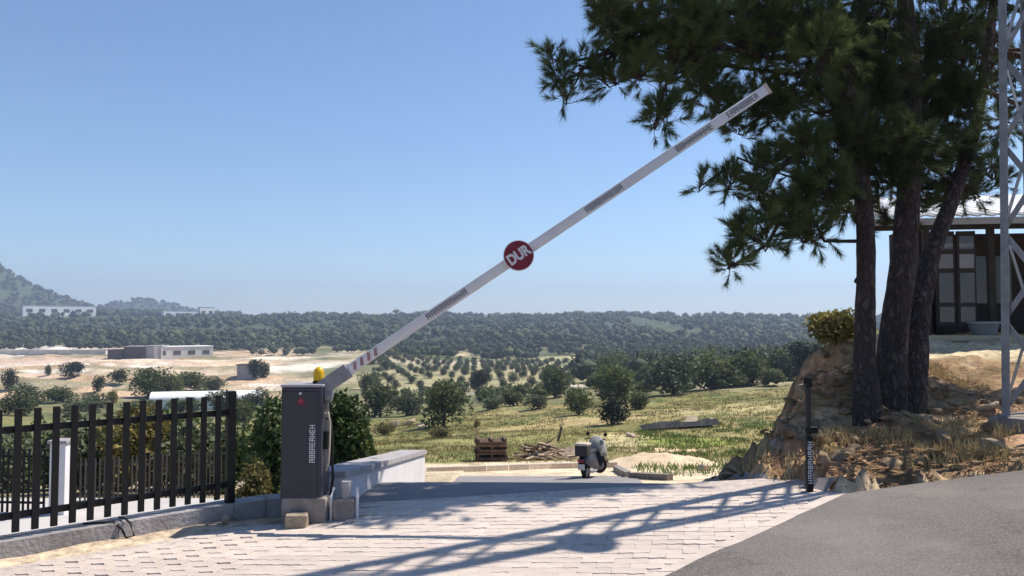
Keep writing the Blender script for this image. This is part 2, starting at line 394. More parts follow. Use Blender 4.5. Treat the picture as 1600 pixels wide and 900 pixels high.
far = sm(620, 760, Y)
C = mixc(C, (.062, .080, .038), far)
lowl = (1 - sm(-.3, 0, X - xb(Y))) * (1 - sm(15, 30, Y))
C = mixc(C, (.24, .20, .13), lowl)
# bank: rock and soil
bankw = sm(-.1, .2, Y - yedge(X)) * sm(1.9, 2.4, X - np.where(Y > 9, .5, .25) * (Y - 9)) * (1 - sm(19, 28, Y))
C = mixc(C, (.25, .165, .09), bankw)
C = mixc(C, (.42, .255, .15), bankw * sm(.48, .6, fbm(X * 1.1, Y * 1.4, 71)))
C = mixc(C, (.38, .275, .165), bankw * sm(.55, .65, fbm(X * 2.3, Y * 2.3, 72)))
C = mixc(C, (.60, .50, .33), bankw * sm(12.2, 13, Y - (X - 7) * -.15) * sm(5.5, 6.2, X) * (1 - sm(18, 22, Y)))
C = mixc(C, (.56, .43, .28), sm(.3, 0.05, -(X - xb(Y) - .5)) * 0)
dirt = strip.ravel() * roadzone.ravel() * (Y < 9)
C = mixc(C, (.50, .40, .29), dirt * 1.0)
def patch(px, py, rx, ry, col, soft=.5):
    global C
    c = PG(px, py); q = np.sqrt(((X - c.x) / rx) ** 2 + ((Y - c.y) / ry) ** 2) + (fbm((X - c.x) / rx * 2.5, (Y - c.y) / ry * 2.5, 77) - .5) * .7
    C = mixc(C, col, 1 - sm(1 - soft, 1, q))
for pt in ((150, 605, 6, 18, (.60, .42, .28)), (60, 590, 14, 20, (.50, .38, .28)), (360, 570, 34, 40, (.58, .44, .30)), (430, 560, 26, 35, (.66, .58, .46)),
           (80, 565, 46, 40, (.54, .40, .31)), (150, 546, 70, 26, (.62, .50, .42)), (60, 543, 50, 30, (.74, .68, .62)), (385, 537, 30, 30, (.70, .54, .32)),
           (470, 572, 24, 34, (.66, .60, .50)), (250, 562, 60, 20, (.60, .47, .35)), (560, 540, 70, 40, (.12, .14, .06)), (620, 607, 14, 22, (.50, .42, .30)),
           (700, 552, 26, 26, (.44, .38, .24)), (880, 560, 40, 34, (.36, .33, .17)), (820, 609, 26, 10, (.48, .43, .34)), (460, 610, 14, 18, (.54, .46, .36)),
           (1040, 703, 2.6, 3.6, (.66, .50, .30)), (980, 690, 3, 5, (.50, .42, .22)), (1080, 690, 3.5, 6, (.22, .25, .06)), (1120, 640, 9, 10, (.40, .34, .16)),
           (900, 660, 9, 10, (.38, .30, .14)), (760, 690, 4, 5, (.28, .26, .10)), (330, 545, 40, 20, (.16, .17, .07)), (760, 582, 62, 130, (.30, .27, .145))):
    patch(*pt)
col = me.color_attributes.new('zone', 'FLOAT_COLOR', 'POINT')
col.data.foreach_set('color', np.concatenate([C, np.ones((len(C), 1))], 1).astype(np.float32).ravel())
ter = link('ground', me); ter['kind'] = 'structure'

# ---- sheets that lie on the ground
def sheet(name, rows, m, off, kind='structure', sub=24):
    """rows: list of (y, x0, x1); follows the ground"""
    V = []; Q = []
    for y, x0, x1 in rows:
        for k in range(sub + 1):
            x = x0 + (x1 - x0) * k / sub; V.append((x, y, G(x, y) + off))
    for r in range(len(rows) - 1):
        for k in range(sub): i = r * (sub + 1) + k; Q.append((i, i + 1, i + sub + 2, i + sub + 1))
    o = link(name, mesh_np(name, V, Q, m, True)); o['kind'] = kind; return o

def apron_far(x): return float(np.interp(x, [-2.1, -1.45, 0, 2.9], [7.85, 7.85, 7.70, 7.25]))
def asph_x(y): return .93 + (y - 5.06) * 1.015
# road past the barrier, down the slope
rows = []
for y in np.concatenate([np.arange(7.15, 12, .2), np.arange(12, 25.0, .6)]):
    x0 = float(np.interp(y, [6.9, 8, 12.6, 13.5, 20, 24, 30.6], [-1.75, -1.66, -1.42, -1.55, -5, -9, -11]))
    x1 = float(np.interp(y, [6.9, 7.2, 8, 9, 12, 24, 30.6], [3.0, 2.85, 2.45, 2.35, 2.6, 3.7, 4.6]))
    rows.append((float(y), x0, x1))
sheet('road', rows, 'road_old', -.028, sub=40)
# asphalt in front right
rows = []
for y in np.arange(-6, 8.8, .2):
    y = float(y)
    x0 = asph_x(y) if y <= 7.05 else float(np.interp(y, [7.05, 7.5, 8.4, 8.8], [2.95, 4.75, 8.6, 10.3]))
    rows.append((y, x0, 22.0))
V = []; Q = []; sub = 60
for y, x0, x1 in rows:
    for k in range(sub + 1):
        t = (k / sub) ** 1.8; x = x0 + (x1 - x0) * t
        e = float(fbm(x * 2, y * 2.2, 88)) - .5 if k == 0 else 0
        V.append((x + (e * .20 - .012 if k == 0 else 0), y, float(plane(x)) + (0.008 if k else .0062) + (float(fbm(x * 1.2, y * 1.2, 89)) - .5) * .016 * (k > 0)))
for r in range(len(rows) - 1):
    for k in range(sub): i = r * (sub + 1) + k; Q.append((i, i + 1, i + sub + 2, i + sub + 1))
o = link('asphalt_road', mesh_np('asphalt_road', V, Q, 'asphalt', True)); o['kind'] = 'structure'

# ---- paved apron: bedding sheet with each paver a part
rows = []
def apron_x0(y): return float(xb(y)) + .62 + .06 * math.sin(y * 3) if y < 7.2 else -1.7
for y in np.arange(2.6, 7.95, .1): rows.append((float(y), apron_x0(float(y)) - .03, asph_x(float(y)) + .12))
V = []; Q = []; sub = 30
for y, x0, x1 in rows:
    for k in range(sub + 1):
        x = x0 + (x1 - x0) * k / sub; V.append((x, y, float(plane(x)) - .0075))
for r in range(len(rows) - 1):
    for k in range(sub): i = r * (sub + 1) + k; Q.append((i, i + 1, i + sub + 2, i + sub + 1))
MATS['bedding'] = MATS['sand']
apron = link('paved_apron', mesh_np('paved_apron', V, Q, 'joint_sand')); apron['kind'] = 'structure'
PW, PH = .225, .112
ZZ = .008; zx = [(-.5, 0), (-.375, -1), (-.125, 1), (.125, -1), (.375, 1), (.5, 0)]
half = [(a * PW, -PH / 2 + g * ZZ) for a, g in zx] + [(a * PW, PH / 2 + g * ZZ) for a, g in zx[::-1]]
def paver_geo(mb, M=None):
    n = 12; vs = []
    for sc, z in ((.985, -.06), (.985, -.003), (.962, 0.0)):
        for x, y in half: vs.append((x * (1 - (1 - sc) * PH / PW), y * sc, z))
    fs = [tuple(range(2 * n, 3 * n))]
    for l in range(2):
        for i in range(n): fs.append((l * n + i, l * n + (i + 1) % n, (l + 1) * n + (i + 1) % n, (l + 1) * n + i))
    if M: vs = [M @ Vector(v) for v in vs]
    mb.add(vs, fs)
pm = MB(); paver_geo(pm); pmesh = pm.mesh('paver', 'paver')
spots = []
ra = R(-13); ca, sa = math.cos(ra), math.sin(ra)
for i in range(-40, 41):
    for j in range(-40, 60):
        lx = i * PW + (j % 2) * PW / 2; ly = j * PH
        x = lx * ca - ly * sa; y = 5 + lx * sa + ly * ca
        if y < 2.7 or y > apron_far(x) + .0: continue
        if x < apron_x0(y) + .10 or x > asph_x(y) - .15: continue
        if -2.45 < x < -1.40 and y > 6.98: continue
        if x < -1.5 and y > 7.3: continue
        spots.append((x, y))
inview = sorted([s for s in spots if s[1] > 4.7], key=lambda s: s[1])
near300 = inview[:300]; n3 = set(near300); rest = [s for s in spots if s not in n3]
def pmat(x, y):
    tilt = random.uniform(-.012, .012); tz = (float(fbm(x * .9, y * .9, 91)) - .5) * .008
    return Matrix.Translation((x, y, float(plane(x)) + random.uniform(-.003, .003) + tz)) @ Matrix.Rotation(ra + random.uniform(-.012, .012), 4, 'Z') @ Matrix.Rotation(-.06 + tilt, 4, 'Y') @ Matrix.Rotation(random.uniform(-.012, .012), 4, 'X')
for x, y in near300:
    o = link('paver', pmesh, apron); o.matrix_world = pmat(x, y)
mb = MB()
for x, y in rest: paver_geo(mb, pmat(x, y))
o = mb.build('distant_pavers', 'paver', apron); o['kind'] = 'stuff'
# flush concrete edging between paving and asphalt
for k in range(9):
    y0 = 2.9 + k * .46; y1 = y0 + .45; mb = MB(); z0 = float(plane(asph_x(y0))); z1 = float(plane(asph_x(y1)))
    f = lambda y, dx, z: (asph_x(y) + dx, y, z)
    mb.hexa([f(y0, -.15, z0 - .08), f(y0, -.02, z0 - .08), f(y1, -.02, z1 - .08), f(y1, -.15, z1 - .08), f(y0, -.15, z0 + .004), f(y0, -.02, z0 + .004), f(y1, -.02, z1 + .004), f(y1, -.15, z1 + .004)])
    mb.build('edging_stone', 'paver', apron)

# ================================================================== BARRIER
CX, CY, CB = -1.875, 7.32, 0.0
def glyphs(mb, n, wid, hei, org, ux, uy, nz, th=.003, seed=0):
    """row of blocky unreadable characters, as in the photograph, running along ux"""
    rr = random.Random(seed); cw = wid / n; ux = Vector(ux); uy = Vector(uy); nz = Vector(nz); org = Vector(org)
    rot = Matrix((ux, uy, nz)).transposed()
    for i in range(n):
        c0 = i * cw + cw * .12; c1 = (i + 1) * cw - cw * .12; st = cw * .17
        segs = [((c0 + st / 2), hei / 2, st, hei)]
        k = rr.choice('EHBRA')
        if k in 'HRAB': segs.append((c1 - st / 2, hei / 2, st, hei))
        if k in 'EBRA': segs.append(((c0 + c1) / 2, hei - st / 2, c1 - c0, st))
        if k in 'EB': segs.append(((c0 + c1) / 2, st / 2, c1 - c0, st))
        segs.append(((c0 + c1) / 2, hei / 2, c1 - c0, st))
        for j, (a, b, dw, dh) in enumerate(segs): mb.box(org + ux * a + uy * b + nz * (th / 2 + j * .0002), (dw, dh, th), rot)
bar = empty('barrier_gate', (CX, CY, -.18), 'road barrier with dark grey cabinet and raised white boom carrying a round sign', 'barrier')
O = Vector((-CX, -CY, .18))
def bb(): return MB(Matrix.Translation(O))
W_, D_, Hh = .365, .30, 1.03
mb = bb(); mb.bbox((CX, CY, CB + Hh / 2), (W_, D_, Hh), .012); cab = mb.build('cabinet', 'cabinet_paint', bar)
mb = bb(); mb.bbox((CX, CY, CB + Hh + .011), (W_ + .016, D_ + .016, .022), .006); mb.build('cabinet_lid', 'cabinet_top', bar)
mb = bb(); mb.bbox((CX - .012, CY - D_ / 2 - .004, CB + Hh / 2 - .01), (W_ - .05, .008, Hh - .06), .003); mb.build('cabinet_door', 'cabinet_paint', cab)
yf = CY - D_ / 2 - .0085
mb = bb(); mb.lathe([(.002, -.006), (.011, -.006), (.013, 0)], (CX - .01, yf, CB + Hh - .055), 14, 'Y'); mb.build('lock', 'letter_white', cab)
mb = bb()   # small red emblem: a triangle over a short line of print
mb.add([(CX - .034, yf - .003, CB + Hh - .135), (CX + .024, yf - .003, CB + Hh - .135), (CX - .005, yf - .003, CB + Hh - .085),
        (CX - .034, yf + .001, CB + Hh - .135), (CX + .024, yf + .001, CB + Hh - .135), (CX - .005, yf + .001, CB + Hh - .085)], [(0, 1, 2), (3, 5, 4), (0, 3, 4, 1), (1, 4, 5, 2), (2, 5, 3, 0)])
glyphs(mb, 6, .075, .016, (CX - .043, yf, CB + Hh - .158), (1, 0, 0), (0, 0, 1), (0, -1, 0), seed=3)
mb.build('emblem', 'maroon', cab)
mb = bb(); glyphs(mb, 9, .34, .05, (CX + .125, yf, CB + .36), (0, 0, 1), (-1, 0, 0), (0, -1, 0), seed=5); mb.build('lettering', 'letter_white', cab)
# flashing lamp
mb = bb(); mb.lathe([(.055, 0), (.055, .022), (.045, .026)], (CX + .115, CY, CB + Hh + .022), 18); lb = mb.build('lamp_base', 'black_paint', bar, True)
mb = bb(); mb.lathe([(.046, .026), (.05, .04), (.047, .055), (.05, .07), (.046, .085), (.048, .1), (.04, .125), (.022, .145), (.004, .152)], (CX + .115, CY, CB + Hh + .022), 18); mb.build('lamp_lens', 'yellow_lens', lb, True)
# hub on the right side, boom
B0 = Vector((-1.66, 7.30, 1.055)); B1 = P(1197, 140, 7.5)
bd = (B1 - B0).normalized(); bn = bd.cross(Vector((0, 1, 0))).normalized()
if bn.z < 0: bn = -bn
bq = bd.cross(bn).normalized()
if bq.y > 0: bq = -bq      # toward the camera
BL = (B1 - B0).length
rotB = Matrix((bd, bq, bn)).transposed()
mb = bb(); mb.lathe([(.03, 0), (.07, .004), (.07, .05), (.045, .06)], (CX + W_ / 2 - .002, CY, CB + .95), 18, 'X'); mb.build('drive_hub', 'galv', bar, True)
mb = bb(); mb.bbox(B0 + bd * (BL / 2 - .06), (BL + .12, .045, .095), .014, rotB); boom = mb.build('boom', 'boom_paint', bar, True)
mb = bb(); mb.bbox(B0 + bd * .06, (.30, .075, .135), .008, rotB); mb.build('boom_clamp', 'galv', boom)
mb = bb(); mb.bbox(B0 + bd * (BL + .012), (.03, .05, .11), .006, rotB); mb.build('end_cap', 'beige', boom)
for k in range(4):
    mb = bb(); mb.box(B0 + bd * (.28 + k * .075) + bq * .0245, (.028, .003, .075), rotB @ Matrix.Rotation(.5, 3, 'Y')); mb.build('reflector_stripe', 'stripe_red', boom)
for t, wl, sd in ((.30, .62, 11), (.672, .42, 12), (.868, .42, 13), (1 - .048, .36, 14)):
    t0 = {.30: .215, .672: .575, .868: .785}.get(t, .905)
    mb = bb(); glyphs(mb, 9, wl * (1.0 if sd != 11 else .72), .055, B0 + bd * (BL * t0) + bq * .0225 - bn * .0275, bd, bn, bq, seed=sd); mb.build('lettering', 'letter_black', boom)
# round sign
DP = P(809, 398, 7.36)
tt = (DP - B0).dot(bd); DC = B0 + bd * tt + bq * .05
def disc(r, t, c, n=40):
    m_ = MB(Matrix.Translation(O) @ Matrix.Translation(c) @ rotB.to_4x4()); m_.lathe([(r * .985, -t / 2), (r, -t / 2 + .001), (r, t / 2 - .001), (r * .985, t / 2)], (0, 0, 0), n, 'Y'); return m_
disc(.142, .012, DC).build('sign_rim', 'letter_white', boom)
disc(.135, .006, DC + bq * .0065).build('sign_disc', 'red_paint', boom)
disc(.142, .004, DC - bq * .009).build('sign_back', 'galv', boom)
def text_obj(name, txt, size, m, parent, M, off=.0, ext=.002):
    cu = bpy.data.curves.new(name, 'FONT'); cu.body = txt; cu.size = size; cu.align_x = 'CENTER'; cu.align_y = 'CENTER'; cu.extrude = ext; cu.offset = off
    t = bpy.data.objects.new(name + '_tmp', cu); COL.objects.link(t)
    dg = bpy.context.evaluated_depsgraph_get(); me = bpy.data.meshes.new_from_object(t.evaluated_get(dg))
    bpy.data.objects.remove(t); me.transform(M); me.materials.clear(); me.materials.append(MATS[m]); return link(name, me, parent)
MT = Matrix.Translation(O) @ Matrix.Translation(DC + bq * .0115) @ Matrix((bd, bn, bq)).transposed().to_4x4() @ Matrix.Scale(1.25, 4, (0, 1, 0))
text_obj('sign_lettering', 'DUR', .108, 'letter_white', boom, MT, .0045)
# cables and latch on the cabinet side
xs = CX + W_ / 2
for pts, r, m_ in (([(xs, CY - .05, .78), (xs + .03, CY - .05, .80), (xs + .05, CY - .05, .70), (xs + .045, CY - .04, .5), (xs + .035, CY - .03, .34), (xs + .01, CY - .03, .27)], .010, 'beige'),
                   ([(xs, CY, .74), (xs + .045, CY, .72), (xs + .06, CY, .55), (xs + .06, CY, .36), (xs + .07, CY, .2), (xs + .05, CY, .05)], .012, 'tyre')):
    mb = bb(); mb.tube(pts, r, 7); mb.build('cable', m_, bar, True)
mb = bb(); mb.bbox((xs + .018, CY - .06, .55), (.04, .06, .16), .006); mb.build('junction_box', 'black_paint', bar)
# footing (cast in the ground, carries the cabinet)
ft = MB(); 
ft.bbox((0, 0, .06), (.40, .34, .25), .02)
fo = ft.build('concrete_footing', 'concrete', None); fo.location = (CX + .03, CY, -.131)
tag(fo, 'cracked grey concrete footing under the barrier cabinet', 'footing')

def rock_mesh(name, seed, m, cube=False):
    r2 = np.random.default_rng(seed); bm = bmesh.new()
    if cube: pts_ = [np.array(c) * .5 * r2.uniform(.82, 1.05, 3) for c in ((a, b, e) for a in (-1, 1) for b in (-1, 1) for e in (-1, 1))] + [r2.uniform(-.48, .48, 3) for _ in range(8)]
    else:
        pts_ = r2.normal(size=(15, 3)); pts_ /= np.linalg.norm(pts_, axis=1)[:, None]; pts_ = pts_ * r2.uniform(.36, .56, (15, 1)) * np.array([1, 1, .72])
    for p in pts_: bm.verts.new(p)
    h = bmesh.ops.convex_hull(bm, input=bm.verts[:]); bmesh.ops.delete(bm, geom=[g for g in h['geom_interior'] if isinstance(g, bmesh.types.BMVert)], context='VERTS')
    bmesh.ops.bevel(bm, geom=bm.edges[:], offset=.025, segments=1, affect='EDGES')
    me = bpy.data.meshes.new(name); bm.to_mesh(me); bm.free(); me.materials.append(MATS[m]); return me
ROCKS = [rock_mesh('rock', k, 'rock') for k in range(8)]
ROCKP = [rock_mesh('rock', 20 + k, 'rock_pale') for k in range(4)]
def put_rock(name, x, y, s, parent=None, pool=ROCKS, sink=.25, asp=None):
    o = link(name, random.choice(pool), parent); a_ = asp or (random.uniform(.7, 1.4), random.uniform(.7, 1.2), random.uniform(.6, 1.1))
    o.location = (x, y, G(x, y) + s * .35 * a_[2] * (1 - 2 * sink)); o.scale = (s * a_[0], s * a_[1], s * a_[2])
    o.rotation_euler = (random.uniform(-.4, .4), random.uniform(-.4, .4), random.uniform(0, 6.28)); return o
o = link('broken_block', rock_mesh('broken_block', 77, 'rock_pale', cube=True)); o.scale = (.19, .14, .13); o.location = (CX + .0, CY - .27, -.118); o.rotation_euler.z = .1
tag(o, 'rough pale block in front of the barrier footing', 'block')
# stub footing with pipe right of the cabinet
st = empty('pipe_footing', (-1.50, 7.27, -.15), 'grey concrete block with a short pipe and pale conduits beside the barrier cabinet', 'footing')
MB().bbox((0, 0, .085), (.19, .17, .19), .014).build('block', 'concrete', st)
MB().tube([(0.01, 0, .17), (0.01, 0, .33)], .045, 12).build('pipe', 'coping', st, True)
for dx in (-.115, .118):
    MB().tube([(dx, -.05, -.02), (dx, -.05, .2), (dx * .9, 0, .27)], .014, 7).build('conduit', 'white_paint', st, True)
# boom rest post
pb = PG(1265, 768); pz = pb.z
rest_p = empty('boom_rest_post', (pb.x, pb.y, pz - .03), 'slim dark boom rest post with white vertical lettering at the foot of the rocky bank', 'post')
MB().bbox((0, 0, .26), (.054, .054, .52), .006).build('lower_post', 'black_paint', rest_p)
MB().bbox((0, 0, .73), (.04, .04, .46), .006).build('upper_post', 'house_wood', rest_p)
MB().bbox((.03, 0, .575), (.10, .06, .06), .008).build('clamp', 'black_paint', rest_p)
mb = MB(); mb.box((0, 0, .97), (.06, .07, .02)); mb.box((0, -.03, 1.01), (.05, .012, .06)); mb.box((0, .03, 1.01), (.05, .012, .06)); mb.build('fork', 'black_paint', rest_p)
mb = MB(); glyphs(mb, 9, .38, .042, (.021, -.0275, .10), (0, 0, 1), (-1, 0, 0), (0, -1, 0), seed=21); mb.build('lettering', 'letter_white', rest_p)
MB().bbox((0, 0, .012), (.17, .15, .03), .005).build('base_plate', 'concrete', rest_p)

# ================================================================== FENCE, CURB, WALL
fa = Vector((-2.62, 7.5, 0)); fb = Vector((-3.96, 6.2, 0)); fd = (fb - fa).normalized(); fn = Vector((fd.y, -fd.x, 0))
if fn.x < 0: fn = -fn          # toward the paving
rotF = Matrix((fd, Vector((-fd.y, fd.x, 0)), Vector((0, 0, 1)))).transposed()
sp = .1335; TOPZ = .95
fence = empty('picket_fence', (fa.x, fa.y, -.06), 'near black metal picket fence on the concrete curb beside the barrier', 'fence')
OF = Matrix.Translation(-Vector((fa.x, fa.y, -.06)))
NP = 30
for zc, hh in ((.772, .052), (-.06 + .135 + .035, .052)):
    mb = MB(OF); mb.bbox(fa + fd * (sp * NP / 2) + Vector((0, 0, zc)), (sp * NP, .032, hh), .004, rotF); mb.build('rail', 'black_paint', fence)
pk = MB(); pk.bbox((0, 0, (TOPZ + .0) / 2), (.052, .022, TOPZ - .0), .004, rotF); 
pkm = pk.mesh('picket', 'black_paint')
for k in range(1, NP):
    if k % 15 == 0: continue
    o = link('picket', pkm, fence); p = fa + fd * (sp * k) + fn * .0275
    o.location = (p.x - fa.x, p.y - fa.y, .045 + random.uniform(-.004, .004))
for k in (0, 15, 30):
    mb = MB(OF); mb.bbox(fa + fd * (sp * k) + Vector((0, 0, (.968 - .06) / 2)), (.075, .075, 1.03), .006, rotF); mb.build('post', 'black_paint', fence)
# curb
cu = empty('concrete_curb', (fa.x, fa.y, -.06), 'weathered grey concrete curb under the near picket fence', 'curb')
OC = OF
pts = [Vector((-1.98, 7.78, 0)), Vector((-2.36, 7.72, 0)), fa + fn * .0, fa + fd * 1.0, fa + fd * 2.0, fa + fd * 3.0, fa + fd * 4.2]
for k in range(len(pts) - 1):
    p, q = pts[k], pts[k + 1]; 
    def nn(i):
        t = (pts[min(i + 1, len(pts) - 1)] - pts[max(i - 1, 0)]).normalized(); m_ = Vector((t.y, -t.x, 0)); return m_ if m_.y < 0 or m_.x > 0 else -m_
    n0, n1_ = nn(k), nn(k + 1); n0 = n0 if n0.dot(fn) > 0 else -n0; n1_ = n1_ if n1_.dot(fn) > 0 else -n1_
    zt = -.06 - .002 * (k % 2); z0 = -1.7; g = (q - p).normalized() * .003
    A = lambda b_, n_, s_, z: tuple(b_ + n_ * s_ + Vector((0, 0, z)))
    mb = MB(OC); mb.hexa([A(p + g, n0, .10, z0), A(q - g, n1_, .10, z0), A(q - g, n1_, -.14, z0), A(p + g, n0, -.14, z0), A(p + g, n0, .10, zt), A(q - g, n1_, .10, zt), A(q - g, n1_, -.14, zt), A(p + g, n0, -.14, zt)])
    mb.build('curb_length', 'curb_concrete', cu)
# drooping cable on the curb
cp = PG(238, 800); base = fa + fd * .95
mb = MB(); mb.tube([base + fn * -.05 + Vector((0, 0, -.045)), base + fn * .08 + Vector((0, 0, -.03)), base + fn * .16 + Vector((.02, 0, -.06)), base + fn * .17 + Vector((.05, 0, -.16)), base + fn * .18 + Vector((-.02, 0, -.175)),
                    base + fn * .17 + Vector((-.05, 0, -.11)), base + fn * .12 + Vector((-.10, -.02, -.05)), base + fn * .02 + Vector((-.25, -.15, -.05))], .009, 6)
tag(mb.build('cable_loop', 'tyre', None, True), 'black cable looping over the edge of the fence curb', 'cable')
for i, (px, py, s, lb_) in enumerate(((352, 816, .10, 'biggest of the small pale stones on the earth by the fence curb'), (369, 809, .07, 'pale stone at the right of the stones by the fence curb'), (325, 820, .055, 'smallest pale stone at the left of the stones by the fence curb'))):
    p = PG(px, py); o = put_rock('stone', p.x, p.y, s, None, ROCKP, .1); tag(o, lb_, 'stone')
# white side wall with coping, running down beside the road
wl = empty('low_wall', (-1.62, 7.75, -.3), 'low white wall with grey coping running back from the barrier cabinet', 'wall')
OW = Matrix.Translation((1.62, -7.75, .3))
A0 = Vector((-1.60, 7.62, 0)); A1 = Vector((P(664, 703, 12.3).x, 12.3, 0)); zt0, zt1 = .20, P(664, 703, 12.3).z
wd = (A1 - A0).normalized(); wn = Vector((wd.y, -wd.x, 0)); wt = .34
def wq(s0, s1, e0, e1, za, zb_): # hexa between offsets e (left-right), heights relative to top
    p0 = A0 + (A1 - A0) * s0; p1 = A0 + (A1 - A0) * s1; h0 = zt0 + (zt1 - zt0) * s0; h1 = zt0 + (zt1 - zt0) * s1
    q = lambda p, e, z: tuple(p + wn * e + Vector((0, 0, z)))
    return [q(p0, e0, h0 + za), q(p0, e1, h0 + za), q(p1, e1, h1 + za), q(p1, e0, h1 + za), q(p0, e0, h0 + zb_), q(p0, e1, h0 + zb_), q(p1, e1, h1 + zb_), q(p1, e0, h1 + zb_)]
MB(OW).hexa(wq(0, 1, -wt, 0, -2.2, -.06)).build('wall_body', 'wall_white', wl)
for k in range(4): MB(OW).hexa(wq(k / 4 + .0005, (k + 1) / 4 - .0005, -wt - .03, .03, -.058, 0)).build('coping_slab', 'coping', wl)

# lower driveway, second fence, pillar beyond the near fence
rows = [(float(y), float(np.interp(y, [9.5, 16], [-14, -12])), float(np.interp(y, [9.5, 11, 13, 16], [-4.6, -4.3, -3.4, -4.5]))) for y in np.arange(9.5, 14.6, .4)]
o = sheet('driveway', rows, 'wall_white', .012, sub=30); o.data.materials.clear(); o.data.materials.append(mat('driveway_concrete', (.42, .40, .385), .9, .1, 1.2, .2, 30))
pp = PG(93, 815, 9)
pil = empty('gate_pillar', (pp.x, 12.4, -1.34), 'pale grey gate pillar with a flat cap standing behind the near picket fence', 'pillar')
pil.location.x = P(95, 800, 12.4).x
MB().bbox((0, 0, .55), (.24, .26, 1.12), .01).build('shaft', 'wall_white', pil); MB().bbox((0, 0, 1.13), (.30, .32, .05), .01).build('cap', 'coping', pil)
def lowfence(name, a, b, n, h, label, m, wpk=.035):
    a = Vector(a); b = Vector(b); d = (b - a); L_ = d.length; d.normalize(); rt = Matrix((d, Vector((-d.y, d.x, 0)), Vector((0, 0, 1)))).transposed()
    f_ = empty(name, a, label, 'fence')
    for z in (h * .16, h * .88): MB().bbox(d * (L_ / 2) + Vector((0, 0, z)), (L_, .025, .035), .003, rt).build('rail', m, f_)
    me_ = MB().bbox((0, 0, h / 2), (wpk, .016, h), .003, rt).mesh('picket', m)
    for k in range(n + 1):
        o = link('picket', me_, f_); o.location = d * (L_ * k / n) + Vector((-d.y, d.x, 0)) * -.022
lowfence('low_fence', (P(-120, 700, 12.6).x, 12.6, -1.32), (P(72, 700, 12.45).x, 12.45, -1.32), 24, .98, 'dark thin-barred fence left of the gate pillar, behind the near fence', 'black_paint')
lowfence('brown_fence', (P(118, 700, 12.6).x, 12.6, -1.32), (P(345, 700, 14.6).x, 14.6, -1.5), 34, .80, 'brown thin-barred fence right of the gate pillar, behind the near fence', 'house_wood', .028)

# ================================================================== MAST
MROT = R(-55); mfl = P(1566, 690, 9.0)
mcx, mcy = mfl.x + math.cos(MROT) * .37 - math.sin(MROT) * .37, mfl.y + math.sin(MROT) * .37 + math.cos(MROT) * .37
mz = G(mcx, mcy) - .05
mast = empty('lattice_mast', (mcx, mcy, mz), 'galvanised steel lattice mast at the right edge of the picture', 'mast', None, MROT)
MH = 11.2
def mhw(z): return .37 + (.24 - .37) * min(1, z / MH)
for sx in (-1, 1):
    for sy in (-1, 1):
        mb = MB()
        for fl in (0, 1):
            v = []
            for z in (0, MH):
                hw = mhw(z); x, y = sx * hw, sy * hw
                if fl == 0: v.append([(x, y, z), (x - sx * .085, y, z), (x - sx * .085, y - sy * .009, z), (x, y - sy * .009, z)])
                else: v.append([(x, y - sy * .0095, z), (x, y - sy * .085, z), (x - sx * .009, y - sy * .085, z), (x - sx * .009, y - sy * .0095, z)])
            mb.hexa(v[0] + v[1])
        mb.build('leg', 'galv', mast)
levels = [0.25]
while levels[-1] < MH - .5: levels.append(levels[-1] + 1.0)
for i in range(len(levels) - 1):
    z0, z1 = levels[i], levels[i + 1]; h0, h1 = mhw(z0) - .012, mhw(z1) - .012
    for side in range(4):
        c = lambda s_, h, z: [(s_ * h, -h, z), (h, s_ * h, z), (-s_ * h, h, z), (-h, -s_ * h, z)][side]
        for s_ in ((1, -1) if side == 0 else ((1,) if (i + side) % 2 else (-1,))):
            p, q = Vector(c(s_, h0, z0)), Vector(c(-s_, h1, z1)); dd = q - p
            nrm = Vector([(0, -1, 0), (1, 0, 0), (0, 1, 0), (-1, 0, 0)][side]); t_ = dd.normalized(); b2 = t_.cross(nrm).normalized(); rt = Matrix((t_, nrm.cross(t_).normalized() * 1, nrm)).transposed()
            MB().box((p + q) / 2 - nrm * (.012 if s_ == 1 else .03), (dd.length, .062, .006), rt).build('brace', 'galv', mast)
MB().bbox((0, 0, .02), (.95, .95, .30), .02).build('foundation', 'concrete', mast)
mb = MB(Matrix.Rotation(-MROT, 4, 'Z') @ Matrix.Translation((.12, -.25, 7.75)) @ Matrix.Rotation(R(-64), 4, 'Z') @ Matrix.Scale(1.05, 4))
mb.lathe([(.02, .02), (.10, .01), (.20, -.02), (.27, -.07), (.278, -.07), (.205, -.005), (.10, .03), (.02, .04)], (0, -.16, 0), 28, 'Y'); mb.tube([(0, -.1, 0), (0, .06, 0)], .03, 8); mb.build('shadow_dish', 'white_paint', mast, True)  # unseen dish above the view, added to cast a round shadow on the paving

# ================================================================== PINES
def tuft_template(seed, n=90, L=.22, nl=.15, wd=.0065):
    r2 = np.random.default_rng(seed); V = []
    for k in range(n):
        t = r2.beta(2.2, 1.1); base = np.array([0, 0, t * L]) + r2.normal(size=3) * .004
        a = r2.uniform(0, 6.283); sp_ = R(r2.uniform(18, 62)) * (1 - .35 * t)
        d = np.array([math.sin(sp_) * math.cos(a), math.sin(sp_) * math.sin(a), math.cos(sp_)])
        l = nl * r2.uniform(.65, 1.1); tip = base + d * l + np.array([0, 0, -.01])
        s_ = np.cross(d, r2.normal(size=3)); s_ /= np.linalg.norm(s_)
        V += [base - s_ * wd / 2, base + s_ * wd / 2, tip]
    return np.array(V)
TUFT = [tuft_template(k) for k in range(8)]
def rot_to(d, spin):
    z = d / np.linalg.norm(d); x = np.cross(z, [.3, .9, .2]); x /= np.linalg.norm(x); y = np.cross(z, x)
    c, s_ = math.cos(spin), math.sin(spin); x2 = x * c + y * s_; y2 = -x * s_ + y * c
    return np.stack([x2, y2, z], 1)

